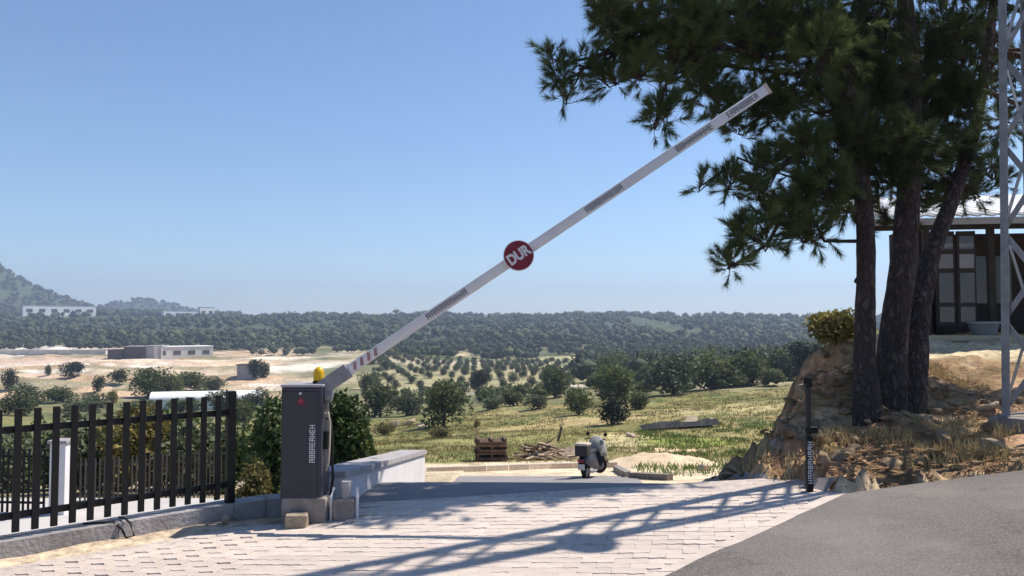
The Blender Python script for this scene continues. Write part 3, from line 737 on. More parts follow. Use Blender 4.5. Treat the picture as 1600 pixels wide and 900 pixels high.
def trunk_tube(mb, pts, radii, n=14, rough=.06, seed=0):
    pts = [np.array(p) for p in pts]; ts = np.linspace(0, len(pts) - 1, (len(pts) - 1) * 7 + 1)
    xs_ = [np.array([np.interp(t, range(len(pts)), [p[i] for p in pts]) for i in range(3)]) for t in ts]
    for _ in range(3): xs_ = [xs_[0]] + [(xs_[i - 1] + 2 * xs_[i] + xs_[i + 1]) / 4 for i in range(1, len(xs_) - 1)] + [xs_[-1]]
    rr = [np.interp(t, range(len(pts)), radii) for t in ts]
    b = len(mb.v); mb.tube([Vector(x) for x in xs_], rr, n)
    r2 = np.random.default_rng(seed); ph = r2.uniform(0, 6, 6)
    for i in range(len(xs_)):
        for k in range(n):
            j = b + i * n + k; p = np.array(mb.v[j]); c = xs_[i]; q = 6.283 * k / n
            f = 1 + rough * (math.sin(q * 3 + ph[0] + i * .5) + .8 * math.sin(q * 5 + ph[1] - i * .8) + .6 * math.sin(q * 7 + i * 1.7 + ph[2])) * .6
            mb.v[j] = tuple(c + (p - c) * f)
    return xs_
def pine(name, label, path, radii, blobs, stub=None, seed=0):
    r2 = np.random.default_rng(seed)
    path = [(p[0], p[1], p[2] * (1 + .05 * min(1, i / 4))) for i, p in enumerate(path)]; blobs = [(b[0], b[1], b[2] * 1.05) + tuple(b[3:]) for b in blobs]
    pts = [P(*p) for p in path]
    g0 = pts[0]; pts[0] = Vector((g0.x, g0.y, G(g0.x, g0.y) - .15))
    base = Vector((g0.x, g0.y, G(g0.x, g0.y)))
    t = empty(name, base, label, 'tree', 'pine trees on the bank')
    Mi = Matrix.Translation(-base)
    mb = MB()
    line = trunk_tube(mb, pts, [r_ * .9 for r_ in radii], 16, .07, seed)
    if stub is not None:
        q = P(stub[0], stub[1], stub[2] * 1.025); mb.tube([q + Vector((.18, .02, -.10)), q + Vector((.04, -.02, 0)), q + Vector((-.01, -.02, .03))], [.07, .055, .045], 9)
    mb.v = [tuple(Mi @ Vector(v)) for v in mb.v]; tk = mb.build('trunk', 'bark', t, True)
    line = np.array(line); tv = []; bmb = MB(); big = []
    for (px, py, d, rx, ry, n, off) in blobs:
        c = np.array(P(px, py, d)); a = rx * d / F; b = ry * d / F; rz = .75 * (a + b) / 2 + .12
        # limb from the trunk
        cand = np.where(line[:, 2] < c[2] - .05 * abs(c[0] - line[:, 0]) + .1)[0]; cand = cand[cand > 6] if (cand > 6).any() else np.array([8])
        k = cand[np.argmin(np.linalg.norm(line[cand] - (c - np.array([0, 0, .25 * np.linalg.norm(c[:2] - line[cand[-1]][:2])])), axis=1))]
        s0 = line[k]
        if n <= 60 and big: s0 = min(big, key=lambda q_: np.linalg.norm(q_ - c) + (.25 if q_[2] < c[2] else 0))
        elif n > 60: big.append(c)
        n = int(n * 1.22)
        m1 = s0 * .6 + c * .4 + np.array([r2.normal() * .1, r2.normal() * .1, -.12]); m2 = s0 * .25 + c * .75 + r2.normal(size=3) * .08
        L_ = np.linalg.norm(c - s0); r0 = min(.06, .012 + .013 * L_)
        bmb.tube([Vector(s0), Vector(m1), Vector(m2), Vector(c)], [r0, r0 * .8, r0 * .55, r0 * .3], 7)
        hubs = []
        for q in range(max(2, n // 17)):
            u = r2.normal(size=3); u /= np.linalg.norm(u); u *= r2.uniform(.35, .85)
            h = c + u * np.array([a, rz, b]); hubs.append(h)
            st_ = m2 if r2.random() < .35 else c
            bmb.tube([Vector(st_), Vector(st_ * .5 + h * .5 + np.array([0, 0, -.03]) + r2.normal(size=3) * .03), Vector(h)], [.014, .010, .006], 5, False)
        hubs = np.array(hubs)
        for q in range(n):
            hb = hubs[r2.integers(len(hubs))]
            u = r2.normal(size=3); u /= np.linalg.norm(u); u *= r2.random() ** .33
            pos = c + u * np.array([a, rz, b]); pos = hb + (pos - hb) * r2.uniform(.18, .58) if r2.random() < .9 else pos
            dr = (pos - hb) * 1.0 + u * .12 + np.array([0, 0, .10]) + r2.normal(size=3) * .06
            if np.linalg.norm(dr) < 1e-3: dr = np.array([0, 0, 1.])
            s_ = r2.uniform(.75, 1.2)
            tv.append((TUFT[r2.integers(8)] * s_) @ rot_to(dr, r2.uniform(0, 6.28)).T + pos)
            if r2.random() < .55: bmb.tube([Vector(hb), Vector((hb + pos) / 2 + r2.normal(size=3) * .015), Vector(pos + dr / np.linalg.norm(dr) * .12)], [.007, .005, .003], 4, False)
    bmb.v = [tuple(Mi @ Vector(v)) for v in bmb.v]; bmb.build('branches', 'bark', t, True)
    V = np.concatenate(tv) - np.array(base); Fc = np.arange(len(V)).reshape(-1, 3)
    link('crown', mesh_np('crown', V, Fc, 'needle'), t)
    return t
D1 = 0
BL1 = [(985, 50, 9.3, 62, 70, 170, 0), (950, 20, 8.8, 34, 50, 60, 0), (1075, 50, 9.0, 85, 75, 260, 0), (1180, 60, 9.4, 85, 85, 260, 0), (1075, 110, 9.9, 60, 40, 90, 0), (1275, 70, 9.0, 80, 90, 240, 0),
       (878, 125, 9.0, 24, 30, 26, 0), (858, 92, 9.05, 8, 18, 9, 0), (940, 125, 9.1, 34, 24, 34, 0), (885, 155, 9.0, 12, 14, 9, 0), (905, 108, 9.2, 26, 12, 14, 0), (1030, 175, 8.9, 20, 42, 46, 0), (1012, 118, 9.0, 30, 30, 40, 0),
       (1110, 150, 9.4, 36, 26, 40, 0), (1150, 160, 9.8, 46, 40, 55, 0), (1215, 165, 9.5, 55, 50, 120, 0), (1155, 205, 9.9, 26, 22, 22, 0), (1255, 235, 9.1, 46, 46, 95, 0), (1200, 255, 9.3, 34, 26, 40, 0),
       (1093, 292, 9.0, 10, 16, 9, 0), (1140, 285, 9.1, 22, 30, 30, 0), (1185, 300, 9.0, 26, 24, 26, 0), (1285, 300, 9.0, 50, 46, 120, 0), (1225, 335, 9.1, 52, 38, 100, 0), (1168, 362, 8.9, 28, 28, 42, 0),
       (1138, 420, 8.9, 18, 20, 22, 0), (1265, 368, 9.3, 44, 22, 50, 0), (1320, 330, 9.6, 34, 36, 60, 0), (1200, 385, 9.1, 18, 12, 12, 0),
       (1000, -50, 9.4, 80, 60, 180, 0), (1110, -70, 9.3, 110, 80, 300, 0), (1230, -90, 9.2, 110, 90, 300, 0), (1060, 20, 10.3, 90, 90, 70, 0), (1180, 0, 10.6, 110, 100, 90, 0)]
BL2 = [(1350, 60, 9.3, 80, 90, 240, 0), (1370, 150, 9.6, 80, 70, 210, 0), (1330, 220, 9.2, 56, 60, 150, 0), (1400, 230, 9.2, 60, 50, 140, 0), (1370, 285, 9.5, 50, 36, 80, 0), (1440, 160, 10.2, 80, 80, 170, 0), (1300, 160, 10.2, 60, 60, 110, 0),
       (1350, -80, 9.7, 130, 100, 260, 0), (1450, -120, 10, 120, 100, 220, 0), (1430, 300, 10.3, 40, 24, 30, 0), (1300, 10, 11, 120, 110, 90, 0), (1420, 20, 11, 110, 100, 85, 0), (1390, 345, 10, 26, 16, 14, 0)]
BL3 = [(1470, 60, 10.0, 70, 90, 210, 0), (1500, 150, 10.1, 50, 70, 150, 0), (1450, 240, 9.9, 60, 50, 110, 0), (1505, 250, 10.2, 40, 46, 90, 0), (1480, 300, 10.4, 46, 26, 44, 0), (1525, 310, 10.6, 22, 24, 20, 0),
       (1540, -40, 10.3, 70, 90, 160, 0), (1500, -150, 10.3, 100, 90, 180, 0), (1590, -130, 10.8, 90, 100, 160, 0), (1540, 60, 11, 30, 80, 70, 0), (1440, 330, 10.8, 30, 18, 14, 0), (1700, 60, 10.4, 80, 60, 90, 0), (1760, -60, 10.2, 110, 80, 130, 0), (1690, 150, 11.1, 90, 60, 110, 0), (1568, 110, 11.2, 44, 60, 60, 0), (1570, 215, 11.3, 36, 50, 44, 0), (1545, 270, 11.0, 30, 34, 26, 0), (1780, 110, 11.4, 90, 60, 100, 0), (1720, 20, 11.3, 100, 70, 110, 0)]  # lobes beyond the right edge of view are added to shade the bank
pine('pine_tree', 'leftmost pine with slim dark trunk and a broken stub, its branches behind the boom', [(1357, 668, 9.4), (1351, 560, 9.4), (1353, 440, 9.4), (1352, 330, 9.35), (1338, 200, 9.3), (1310, 60, 9.2), (1285, -100, 9.2), (1275, -190, 9.2)],
     [.20, .14, .12, .115, .10, .085, .06, .03], BL1, (1338, 440, 9.35), 1)
pine('pine_tree', 'middle pine with the thickest trunk, leaning slightly right on the bank', [(1384, 640, 9.7), (1396, 540, 9.7), (1411, 400, 9.75), (1422, 280, 9.8), (1425, 150, 9.8), (1415, 0, 9.8), (1400, -140, 9.8), (1392, -240, 9.8)],
     [.27, .19, .165, .15, .13, .11, .08, .03], BL2, None, 2)
pine('pine_tree', 'rightmost pine with a trunk bending right towards the lattice mast', [(1420, 628, 9.85), (1433, 500, 9.9), (1452, 405, 10.0), (1486, 315, 10.1), (1520, 220, 10.2), (1545, 80, 10.3), (1560, -100, 10.3)],
     [.22, .15, .125, .105, .09, .07, .035], BL3, None, 3)

# ================================================================== BANK ROCKS + LITTER
bank = None
rk = random.Random(5)
cnt = 0
def bank_rock(x, y, s, sink=.3):
    o = put_rock('rock', x, y, s, ter, ROCKS, sink); return o
while cnt < 95:
    y = rk.uniform(7.4, 11.3); x = rk.uniform(2.3, 6.2)
    xl = 2.25 + (.5 if y > 9 else .25) * (y - 9); e = y - float(yedge(x))
    if e < .12: continue
    if x < xl - .1: continue
    dc = x - xl
    if dc < 1.9: s = rk.choice([.06, .08, .10, .14, .2, .3]) * rk.uniform(.8, 1.2)
    elif rk.random() < .55: s = rk.choice([.06, .08, .12, .2]) * rk.uniform(.8, 1.3)
    else: continue
    if math.hypot(x - 4.15, y - 9.4) < .3 or math.hypot(x - 4.7, y - 9.8) < .35: continue
    bank_rock(x, y, s, rk.uniform(.15, .45)); cnt += 1
for k in range(85):   # rubble breaking out of the cut face
    y = rk.uniform(8.3, 11.8); x = 2.25 + .42 * (y - 9) + rk.uniform(-.1, 1.9); put_rock('rock', x, y, rk.choice([.05, .07, .09, .13, .2]) * rk.uniform(.8, 1.3), ter, ROCKS, rk.uniform(.1, .35))
for k in range(60):   # row of debris along the asphalt edge
    x = rk.uniform(2.7, 6.2); y = float(yedge(x)) + rk.uniform(.0, .3); put_rock('rock', x, y, rk.uniform(.025, .08), ter, ROCKS if rk.random() < .7 else ROCKP, .15)
# larger pale slabs in the bank
for px, py, s in ((1365, 640, .34), (1390, 655, .26), (1550, 700, .35), (1330, 690, .22), (1420, 650, .3), (1545, 640, .3), (1235, 680, .26), (1215, 700, .3), (1180, 650, .2), (1260, 610, .32), (1300, 600, .3), (1290, 560, .3)):
    p = PG(px, py); put_rock('rock', p.x, p.y, s, ter, ROCKP if rk.random() < .3 else ROCKS, .3)
# pine litter and dry needles on the bank
def scatter_tris(n, fx, size, m, name, up=.25, wfac=.09):
    V = []; r2 = np.random.default_rng(hash(name) % 1000 if False else len(name))
    xy = fx(r2, n); z = ground(xy[:, 0], xy[:, 1])
    for (x, y), zz in zip(xy, z):
        a = r2.uniform(0, 6.28); l = size * r2.uniform(.5, 1.3); d = np.array([math.cos(a) * l, math.sin(a) * l, l * r2.uniform(0, up)]); s_ = np.array([-math.sin(a), math.cos(a), .2]) * l * wfac
        p = np.array([x, y, zz + .008]); V += [p - s_, p + s_, p + d]
    return mesh_np(name, np.array(V), np.arange(len(V)).reshape(-1, 3), m)
def fbank(r2, n):
    x = r2.uniform(2.5, 6.6, n * 2); y = r2.uniform(7.2, 12.5, n * 2); ok = (y > yedge(x) - .08) & (fbm(x * 1.3, y * 1.3, 97) > .42); return np.stack([x, y], 1)[ok][:n]
o = link('pine_litter', scatter_tris(17000, fbank, .085, 'dead_needle', 'pine_litter')); tag(o, 'dry brown pine needles strewn over the bank', 'needles', kind='stuff')
def fgrass(r2, n):
    x = r2.uniform(-22, 46, n); y = np.exp(r2.uniform(math.log(31.5), math.log(120), n)); ok = (fbm(x / 3, y / 5, 98) > .40) & (np.abs(x) < y * .72); return np.stack([x, y], 1)[ok]
V = []
def grass_mesh(name, n, m, seed, hmin, hmax, fx, wf=.16):
    r2 = np.random.default_rng(seed); xy = fx(r2, n); z = ground(xy[:, 0], xy[:, 1]); k = len(xy); out = np.zeros((k * 4, 3, 3))
    for j in range(4):
        a = r2.uniform(0, 6.28, k); h = r2.uniform(hmin, hmax, k) * (.6 + .012 * xy[:, 1]).clip(.6, 1.6); ww = h * wf
        sg = .12 if wf > .1 else .03; ox = r2.normal(size=k) * sg; oy = r2.normal(size=k) * sg; bx = xy[:, 0] + ox; by = xy[:, 1] + oy
        out[j::4, 0] = np.stack([bx - np.cos(a) * ww, by - np.sin(a) * ww, z - .03], 1); out[j::4, 1] = np.stack([bx + np.cos(a) * ww, by + np.sin(a) * ww, z - .03], 1)
        out[j::4, 2] = np.stack([bx + r2.normal(size=k) * h * .4, by + r2.normal(size=k) * h * .4, z + h], 1)
    V = out.reshape(-1, 3); return mesh_np(name, V, np.arange(len(V)).reshape(-1, 3), m)
o = link('dry_grass', grass_mesh('dry_grass', 34000, 'grass_blade', 4, .04, .15, fgrass)); tag(o, 'dry yellowish grass covering the field below the road', 'grass', kind='stuff')
def fbankg(r2, n):
    x = r2.uniform(2.4, 6.4, n); y = r2.uniform(7.6, 12.6, n); ok = (y > yedge(x) + .15) & (x > 2.2 + .4 * (y - 9)) & (fbm(x * 1.1, y * 1.1, 131) > .52); return np.stack([x, y], 1)[ok]
o = link('bank_grass', grass_mesh('bank_grass', 5200, 'straw', 9, .05, .20, fbankg, .05)); tag(o, 'dry straw-coloured grass tufts on the rocky bank', 'grass', kind='stuff')
def fgreen(r2, n):
    x = r2.uniform(4, 22, n); y = r2.uniform(24, 60, n); ok = (x / y > .155) & (x / y < .36) & (fbm(x / 2, y / 4, 99) > .45); return np.stack([x, y], 1)[ok]
o = link('green_weeds', grass_mesh('green_weeds', 6000, 'grass_green', 6, .06, .22, fgreen)); tag(o, 'fresh green weeds on the verge between the sand pile and the rocky bank', 'weeds', kind='stuff')

# ================================================================== SHRUBS AND TREES
def leafy(seed, Rx, Hh, nl, ls, lobes=7, base=.12, quad=True, spread=.55):
    r2 = np.random.default_rng(seed); cs = []
    for k in range(lobes):
        a = r2.uniform(0, 6.28); rr = r2.uniform(.1, spread) * Rx; z = Hh * r2.uniform(.2, .76); s_ = r2.uniform(.32, .55)
        cs.append((math.cos(a) * rr, math.sin(a) * rr, z, s_ * Rx, s_ * Rx, s_ * Hh * .62))
    V = np.zeros((nl, 3, 3)); ci = r2.integers(0, lobes, nl)
    u = r2.normal(size=(nl, 3)); u /= np.linalg.norm(u, axis=1)[:, None]; rad_ = r2.uniform(.55, 1.12, nl) ** .6
    cc = np.array(cs)[ci]; pos = cc[:, :3] + u * rad_[:, None] * cc[:, 3:]; pos[:, 2] = np.maximum(pos[:, 2], Hh * base * r2.uniform(.3, 1, nl))
    d1 = r2.normal(size=(nl, 3)) + u * .5; d1 /= np.linalg.norm(d1, axis=1)[:, None]; d2 = np.cross(d1, r2.normal(size=(nl, 3))); d2 /= np.linalg.norm(d2, axis=1)[:, None]
    l = ls * r2.uniform(.6, 1.3, nl)[:, None]
    V[:, 0] = pos - d2 * l * .45; V[:, 1] = pos + d2 * l * .45; V[:, 2] = pos + d1 * l
    return V.reshape(-1, 3), cs
def shrub_mesh(name, seed, Rx, Hh, nl, ls, m, **k):
    V, cs = leafy(seed, Rx, Hh, nl, ls, **k); return mesh_np(name, V, np.arange(len(V)).reshape(-1, 3), m), cs
def stems(cs, Hh, r0, seed=0):
    mb = MB(); r2 = random.Random(seed)
    mb.tube([(0, 0, -.1 * Hh), (.01 * Hh, 0, .22 * Hh), (0.02 * Hh, .01, .42 * Hh)], [r0 * 1.3, r0, r0 * .8], 7)
    for c in cs[:6]: mb.tube([(0.01 * Hh, 0, .18 * Hh), (c[0] * .4, c[1] * .4, .5 * (.2 * Hh + c[2])), c[:3]], [r0 * .7, r0 * .45, r0 * .2], 5)
    return mb
def shrub(name, label, cat, x, y, Rx, Hh, nl, ls, m, seed, lobes=9, group=None, **k):
    e = empty(name, (x, y, G(x, y)), label, cat, group); me_, cs = shrub_mesh('crown', seed, Rx, Hh, nl, ls, m, lobes=lobes, **k)
    link('crown', me_, e); stems(cs, Hh, .03 * Hh ** .7, seed).build('trunk', 'bark', e, True); return e
def at(px, d): return (px - 800) / F * d
shrub('leafy_shrub', 'dense dark green shrub to the right of the barrier cabinet', 'shrub', at(532, 12.6), 12.9, .60, 1.85, 5200, .085, 'leaf', 101, 11)
shrub('leafy_shrub', 'dense dark green shrub to the left of the barrier cabinet', 'shrub', at(428, 12.2), 12.4, .50, 1.75, 4200, .085, 'leaf', 102, 11)
shrub('dry_shrub', 'brownish low shrub between the fence end and the cabinet', 'shrub', at(395, 11), 11.2, .40, 1.0, 1800, .07, 'leaf_dry', 103)
shrub('yellow_shrub', 'yellow-green shrub on top of the rocky bank left of the pines', 'shrub', 4.7, 11.4, .62, .42, 2000, .06, 'leaf_yellow', 104)
shrub('yellow_shrub', 'small dry shrub on the bank edge, left of the yellow-green shrub', 'shrub', 4.45, 11.0, .40, .42, 900, .06, 'leaf_dry', 105)
# shrubs behind the near fence
rs = random.Random(12)
behind = [(15, 17), (50, 20), (100, 18), (150, 16.5), (190, 18.5), (225, 16), (262, 18), (300, 16.5), (330, 19), (360, 17), (20, 25), (90, 27), (160, 24), (240, 26), (310, 25), (370, 27)]
SH = [shrub_mesh('leafy_shrub', 200 + k, .8, 1.5, 1700, .11, ['leaf', 'leaf_olive', 'leaf_dry', 'leaf_olive'][k], lobes=9)[0] for k in range(4)]
def ordinal(k): return ['first', 'second', 'third', 'fourth', 'fifth', 'sixth', 'seventh', 'eighth', 'ninth', 'tenth', 'eleventh', 'twelfth'][k]
for bi, (px, d) in enumerate(behind):
    x = at(px, d); o = link('leafy_shrub', rs.choice(SH)); s_ = rs.uniform(.8, 1.25); o.location = (x, d, G(x, d) - .05); o.scale = (s_ * 1.1, s_, s_ * rs.uniform(.85, 1.1)); o.rotation_euler.z = rs.uniform(0, 6.28)
    tag(o, 'shrub seen through the near fence pickets, %s from the left in the %s row' % (ordinal(bi if bi < 10 else bi - 10), 'front' if bi < 10 else 'back'), 'shrub', 'shrubs beyond the near fence')
# trees in the valley, given by where they stand
TT = {}
def template(kind, k):
    key = (kind, k)
    if key not in TT:
        m = {'mid': 'leaf_mid', 'olive': 'leaf_olive', 'dark': 'leaf_dark', 'dry': 'leaf_dry'}[kind]
        me_, cs = shrub_mesh('crown', 300 + k * 7 + len(kind), .5, 1.0, 1900, .070, m, lobes=15, base=.02, spread=.66)
        TT[key] = (me_, stems(cs, 1.0, .03, k).mesh('trunk', 'bark', True))
    return TT[key]
def tree_at(px, py, hpx, wpx, kind, label, group=None, parts=True, name='broadleaf_tree', cat='tree'):
    p = PG(px, py, 34); d = p.y; h = hpx / F * d; wd_ = wpx / F * d; cm, tm = template(kind, rs.randrange(5))
    if parts:
        e = empty(name, p, label, cat, group, rs.uniform(0, 6.28)); c = link('crown', cm, e); t = link('trunk', tm, e)
        for o in (c, t): o.scale = (wd_, wd_, h)
        return e
    o = link(name, cm); o.location = p; o.scale = (wd_, wd_, h); o.rotation_euler.z = rs.uniform(0, 6.28); return tag(o, label, cat, group)
spec = [(693, 667, 72, 84, 'mid', 'rounded green tree alone in the field above the white wall end'), (594, 652, 52, 74, 'mid', 'bushy green tree just right of the leafy shrub by the cabinet'), (636, 650, 40, 50, 'olive', 'grey-green bush between the rounded field tree and the cabinet shrub'),
        (956, 663, 52, 52, 'dark', 'very dark bush standing out in the grass above the scooter'), (905, 648, 46, 56, 'mid', 'bush just left of the very dark bush'), (967, 632, 62, 90, 'mid', 'big spreading tree directly behind the very dark bush'), (1052, 618, 62, 96, 'olive', 'grey-green tree right of the big spreading tree'),
        (1112, 608, 62, 90, 'mid', 'green tree in the middle of the field hedge right of the grey-green tree'), (1168, 602, 60, 84, 'mid', 'green tree near the right end of the field hedge'), (1216, 596, 56, 70, 'olive', 'last grey-green tree of the hedge before the rocky bank'), (750, 612, 34, 34, 'dark', 'small dark tree at the front edge of the olive rows'),
        (867, 622, 62, 60, 'mid', 'upright tree at the right front of the olive rows'), (802, 634, 28, 60, 'mid', 'low bush left of the upright tree, below the olive rows'), (770, 640, 24, 40, 'olive', 'low grey bush right of the rounded field tree'), (602, 680, 22, 36, 'dry', 'brown dry bush in the grass left of the rounded field tree'),
        (691, 684, 16, 46, 'dry', 'low dry bush in front of the rounded field tree'), (840, 640, 24, 44, 'olive', 'low bush below the upright tree'), (1000, 640, 30, 40, 'mid', 'bush at the foot of the big spreading tree'), (745, 668, 12, 14, 'dry', 'tiny dry bush in the open grass')]
for px, py, h, wd_, kd, lb_ in spec: tree_at(px, py, h, wd_, kd, lb_)
# left middle ground bushes
ls_ = [(15, 610, 34, 24, 'dark'), (45, 640, 40, 60, 'olive'), (90, 630, 30, 60, 'mid'), (112, 590, 24, 40, 'dark'), (155, 612, 26, 22, 'dark'), (75, 588, 20, 12, 'mid'), (185, 598, 26, 34, 'mid'), (225, 620, 46, 60, 'mid'), (262, 618, 40, 60, 'mid'), (300, 612, 32, 60, 'mid'), (335, 610, 22, 46, 'olive'),
       (175, 630, 24, 20, 'dry'), (400, 592, 30, 30, 'dark'), (415, 588, 22, 22, 'mid'), (20, 650, 40, 60, 'mid'), (150, 645, 30, 50, 'olive'), (120, 655, 34, 60, 'olive'), (215, 655, 34, 60, 'mid'), (290, 650, 30, 60, 'olive'), (350, 650, 40, 60, 'olive'), (380, 668, 50, 50, 'mid'), (400, 640, 34, 44, 'olive')]
for px, py, h, wd_, kd in ls_: tree_at(px, py, h, wd_, kd, '%s bush on the sandy ground, %s of its colour from the left' % ({'dark': 'dark green', 'mid': 'mid green', 'olive': 'grey-green', 'dry': 'dry brown'}[kd], ordinal(sorted(q[0] for q in ls_ if q[4] == kd).index(px))), 'bushes on the sandy ground at the left', False, 'sand_bush', 'bush')
# olive orchard rows
c0 = PG(760, 585, 100); k = 0
for i in range(-9, 10):
    for j in range(-7, 9):
        x = c0.x + i * 8.2 + j * 3.0; y = c0.y + j * 21 - i * 3
        px = 800 + x / y * F
        if not (595 < px < 925) or y < 215 or y > 470 or rs.random() < .06: continue
        x += rs.uniform(-.7, .7); y += rs.uniform(-1.5, 1.5); cm, tm = template('olive', rs.randrange(5))
        e = link('olive_tree', cm); h = rs.uniform(2.7, 3.6); e.location = (x, y, G(x, y)); e.scale = (h * 1.15, h * 1.15, h); e.rotation_euler.z = rs.uniform(0, 6.28)
        tag(e, 'small olive tree in the planted rows of the valley orchard', 'tree', 'olive trees in orchard rows')
# mixed woodland trees, middle distance
for k in range(190):
    px = rs.uniform(560, 1330); py = rs.uniform(532, 612) if px > 930 else (rs.uniform(520, 556) if px > 600 else rs.uniform(545, 612))
    if 930 < px and py > 600 - (px - 930) * .02: continue
    d = PG(px, py, 60).y; hpx = rs.uniform(4.5, 7.5) / d * F
    if hpx > 66: hpx = rs.uniform(35, 60)
    tree_at(px, py, hpx, hpx * rs.uniform(.9, 1.25), rs.choice(['mid', 'mid', 'olive', 'mid', 'dark']), 'tree of the mixed woodland on the valley slope', 'woodland trees on the valley slope', False, 'woodland_tree')

for k in range(34):
    px = 935 + k * 11 + rs.uniform(-8, 8); py = 612 - (px - 935) * .045 - rs.uniform(0, 26); hp = rs.uniform(24, 46)
    tree_at(px, py, hp, hp * rs.uniform(1.0, 1.35), rs.choice(['mid', 'mid', 'olive']), 'tree of the dense hedge between the grass field and the wooded ridge', 'hedge trees above the grass field', False, 'hedge_tree')
# far forest: one mass
def ico():
    bm = bmesh.new(); bmesh.ops.create_icosphere(bm, subdivisions=1, radius=1); bm.verts.ensure_lookup_table(); v = np.array([x.co for x in bm.verts]); f = np.array([[q.index for q in p.verts] for p in bm.faces]); bm.free(); return v, f
IV, IF = ico()
def forest(name, n, sampler, hmin, hmax, leaves, seed, label, m='forest'):
    r2 = np.random.default_rng(seed); xy = sampler(r2, n); z = ground(xy[:, 0], xy[:, 1]); k = len(xy); h = r2.uniform(hmin, hmax, k); wv = h * r2.uniform(.38, .60, k)
    nv = len(IV); core = IV[None] * (1 + r2.uniform(-.22, .22, (k, nv, 1))); core = core * np.stack([wv, wv, h * .42], 1)[:, None] * .82 + np.stack([xy[:, 0], xy[:, 1], z + h * .5], 1)[:, None]
    Fc = (IF[None] + (np.arange(k) * nv)[:, None, None]).reshape(-1, 3)
    u = r2.normal(size=(k, leaves, 3)); u /= np.linalg.norm(u, axis=2)[:, :, None]; u[:, :, 2] = np.abs(u[:, :, 2]) * 1.2 - .35
    pos = u * r2.uniform(.7, 1.08, (k, leaves, 1)) * np.stack([wv, wv, h * .44], 1)[:, None] + np.stack([xy[:, 0], xy[:, 1], z + h * .5], 1)[:, None]
    l = (h * .17)[:, None, None] * r2.uniform(.6, 1.3, (k, leaves, 1)); d1 = r2.normal(size=(k, leaves, 3)); d2 = r2.normal(size=(k, leaves, 3))
    d1 /= np.linalg.norm(d1, axis=2)[:, :, None]; d2 /= np.linalg.norm(d2, axis=2)[:, :, None]
    T = np.stack([pos - d2 * l * .6, pos + d2 * l * .6, pos + d1 * l * 1.3], 2).reshape(-1, 3)
    Vv = np.concatenate([core.reshape(-1, 3), T]); Ff = np.concatenate([Fc, np.arange(len(T)).reshape(-1, 3) + k * nv])
    o = link(name, mesh_np(name, Vv, Ff, m)); return tag(o, label, 'forest', kind='stuff')
def wedge(d0, d1, cond=None, p=1.0):
    def f(r2, n):
        t = r2.random(n * 4) ** p; y = d0 + (d1 - d0) * t; x = r2.uniform(-1.05, .80, n * 4) * y; ok = np.ones(len(x), bool)
        if cond is not None: ok = cond(x, y)
        return np.stack([x, y], 1)[ok][:n]
    return f
forest('far_forest', 5800, wedge(660, 1500, lambda x, y: fbm(x / 60, y / 90, 111) > .42), 4, 13, 30, 1, 'dark green pine forest on the far ridge')
def cmid(x, y):
    px = 800 + x / y * F; return ((px > 900) | ((px > 585) & (y > 470)) | ((px < 585) & (px > 330) & (y > 560))) & (fbm(x / 26, y / 50, 113) > .42) & (px < 1400)
forest('mid_forest', 1500, wedge(190, 700, cmid), 4.5, 8, 40, 2, 'green woodland on the slope below the far ridge')
def cscrub(x, y):
    px = 800 + x / y * F; return (px > 570) & (px < 1330) & (fbm(x / 14, y / 30, 117) > .50) & ~((px > 600) & (px < 920) & (y > 225) & (y < 460)) & (y > 125 + .0 * px)
forest('valley_scrub', 1300, wedge(120, 520, cscrub, 1.3), 1.2, 3.2, 60, 5, 'low continuous scrub between the grass field and the olive rows', 'leaf_mid')
def cleft(x, y):
    px = 800 + x / y * F; return (px < 420) & (fbm(x / 40, y / 40, 115) > .38) & ((y > 610) | (fbm(x / 15, y / 30, 116) > .62) & (y < 420))
forest('left_forest', 1300, wedge(420, 760, cleft), 5, 9, 30, 3, 'dark trees behind the sheds at the left')
forest('hill_forest', 5200, wedge(1350, 2800, lambda x, y: x / y < -.34), 9, 16, 14, 4, 'wooded hills on the left horizon')

# ================================================================== FAR BUILDINGS
def far_box(name, px0, px1, pyb, pyt, depth, m, label, cat, roof=None, d=None, windows=0, rz=0.):
    p = PG((px0 + px1) / 2, pyb, 60) if d is None else Vector((at((px0 + px1) / 2, d), d, P(800, pyb, d).z)); d = p.y; wd_ = (px1 - px0) / F * d / math.cos(rz); h = (pyb - pyt) / F * d
    e = empty(name, p, label, cat, None, rz); MB().box((0, depth / 2, h / 2 - 1), (wd_, depth, h + 2)).build('wall', m, e)
    MB().prism([(-wd_ / 2 - .4, -.4), (wd_ / 2 + .4, -.4), (wd_ / 2 + .4, depth + .4), (-wd_ / 2 - .4, depth + .4)], h + .005, h + .35).build('roof', roof or m, e)
    for k in range(windows):
        x = -wd_ / 2 + wd_ * (k + .5) / windows; MB().box((x, -.06, h * .5), (wd_ / windows * .5, .12, h * .35)).build('window', 'glass_dark', e)
    return e
far_box('white_building', 60, 130, 493, 478, 8, 'far_white', 'long low white building at the foot of the left hill', 'building', d=1250, windows=6, rz=R(48))
far_box('white_building', 268, 318, 497, 486, 8, 'far_white', 'low white building below the small hill', 'building', d=1300, windows=5, rz=R(48))
far_box('white_house', 316, 332, 498, 480, 8, 'far_white', 'taller white house at the right end of the low white building', 'building', d=1280, windows=2, rz=R(48))
far_box('brown_shed', 193, 226, 560, 542, 10, 'far_brown', 'dark brown shed on the sandy ground at the left', 'shed', 'far_grey')
far_box('grey_shed', 227, 252, 560, 541, 10, 'far_grey', 'grey shed between the brown shed and the pale hall', 'shed', 'far_grey')
far_box('pale_hall', 254, 322, 560, 542, 14, 'far_pale', 'pale long hall right of the grey shed', 'building', 'far_white', windows=4, rz=R(40))
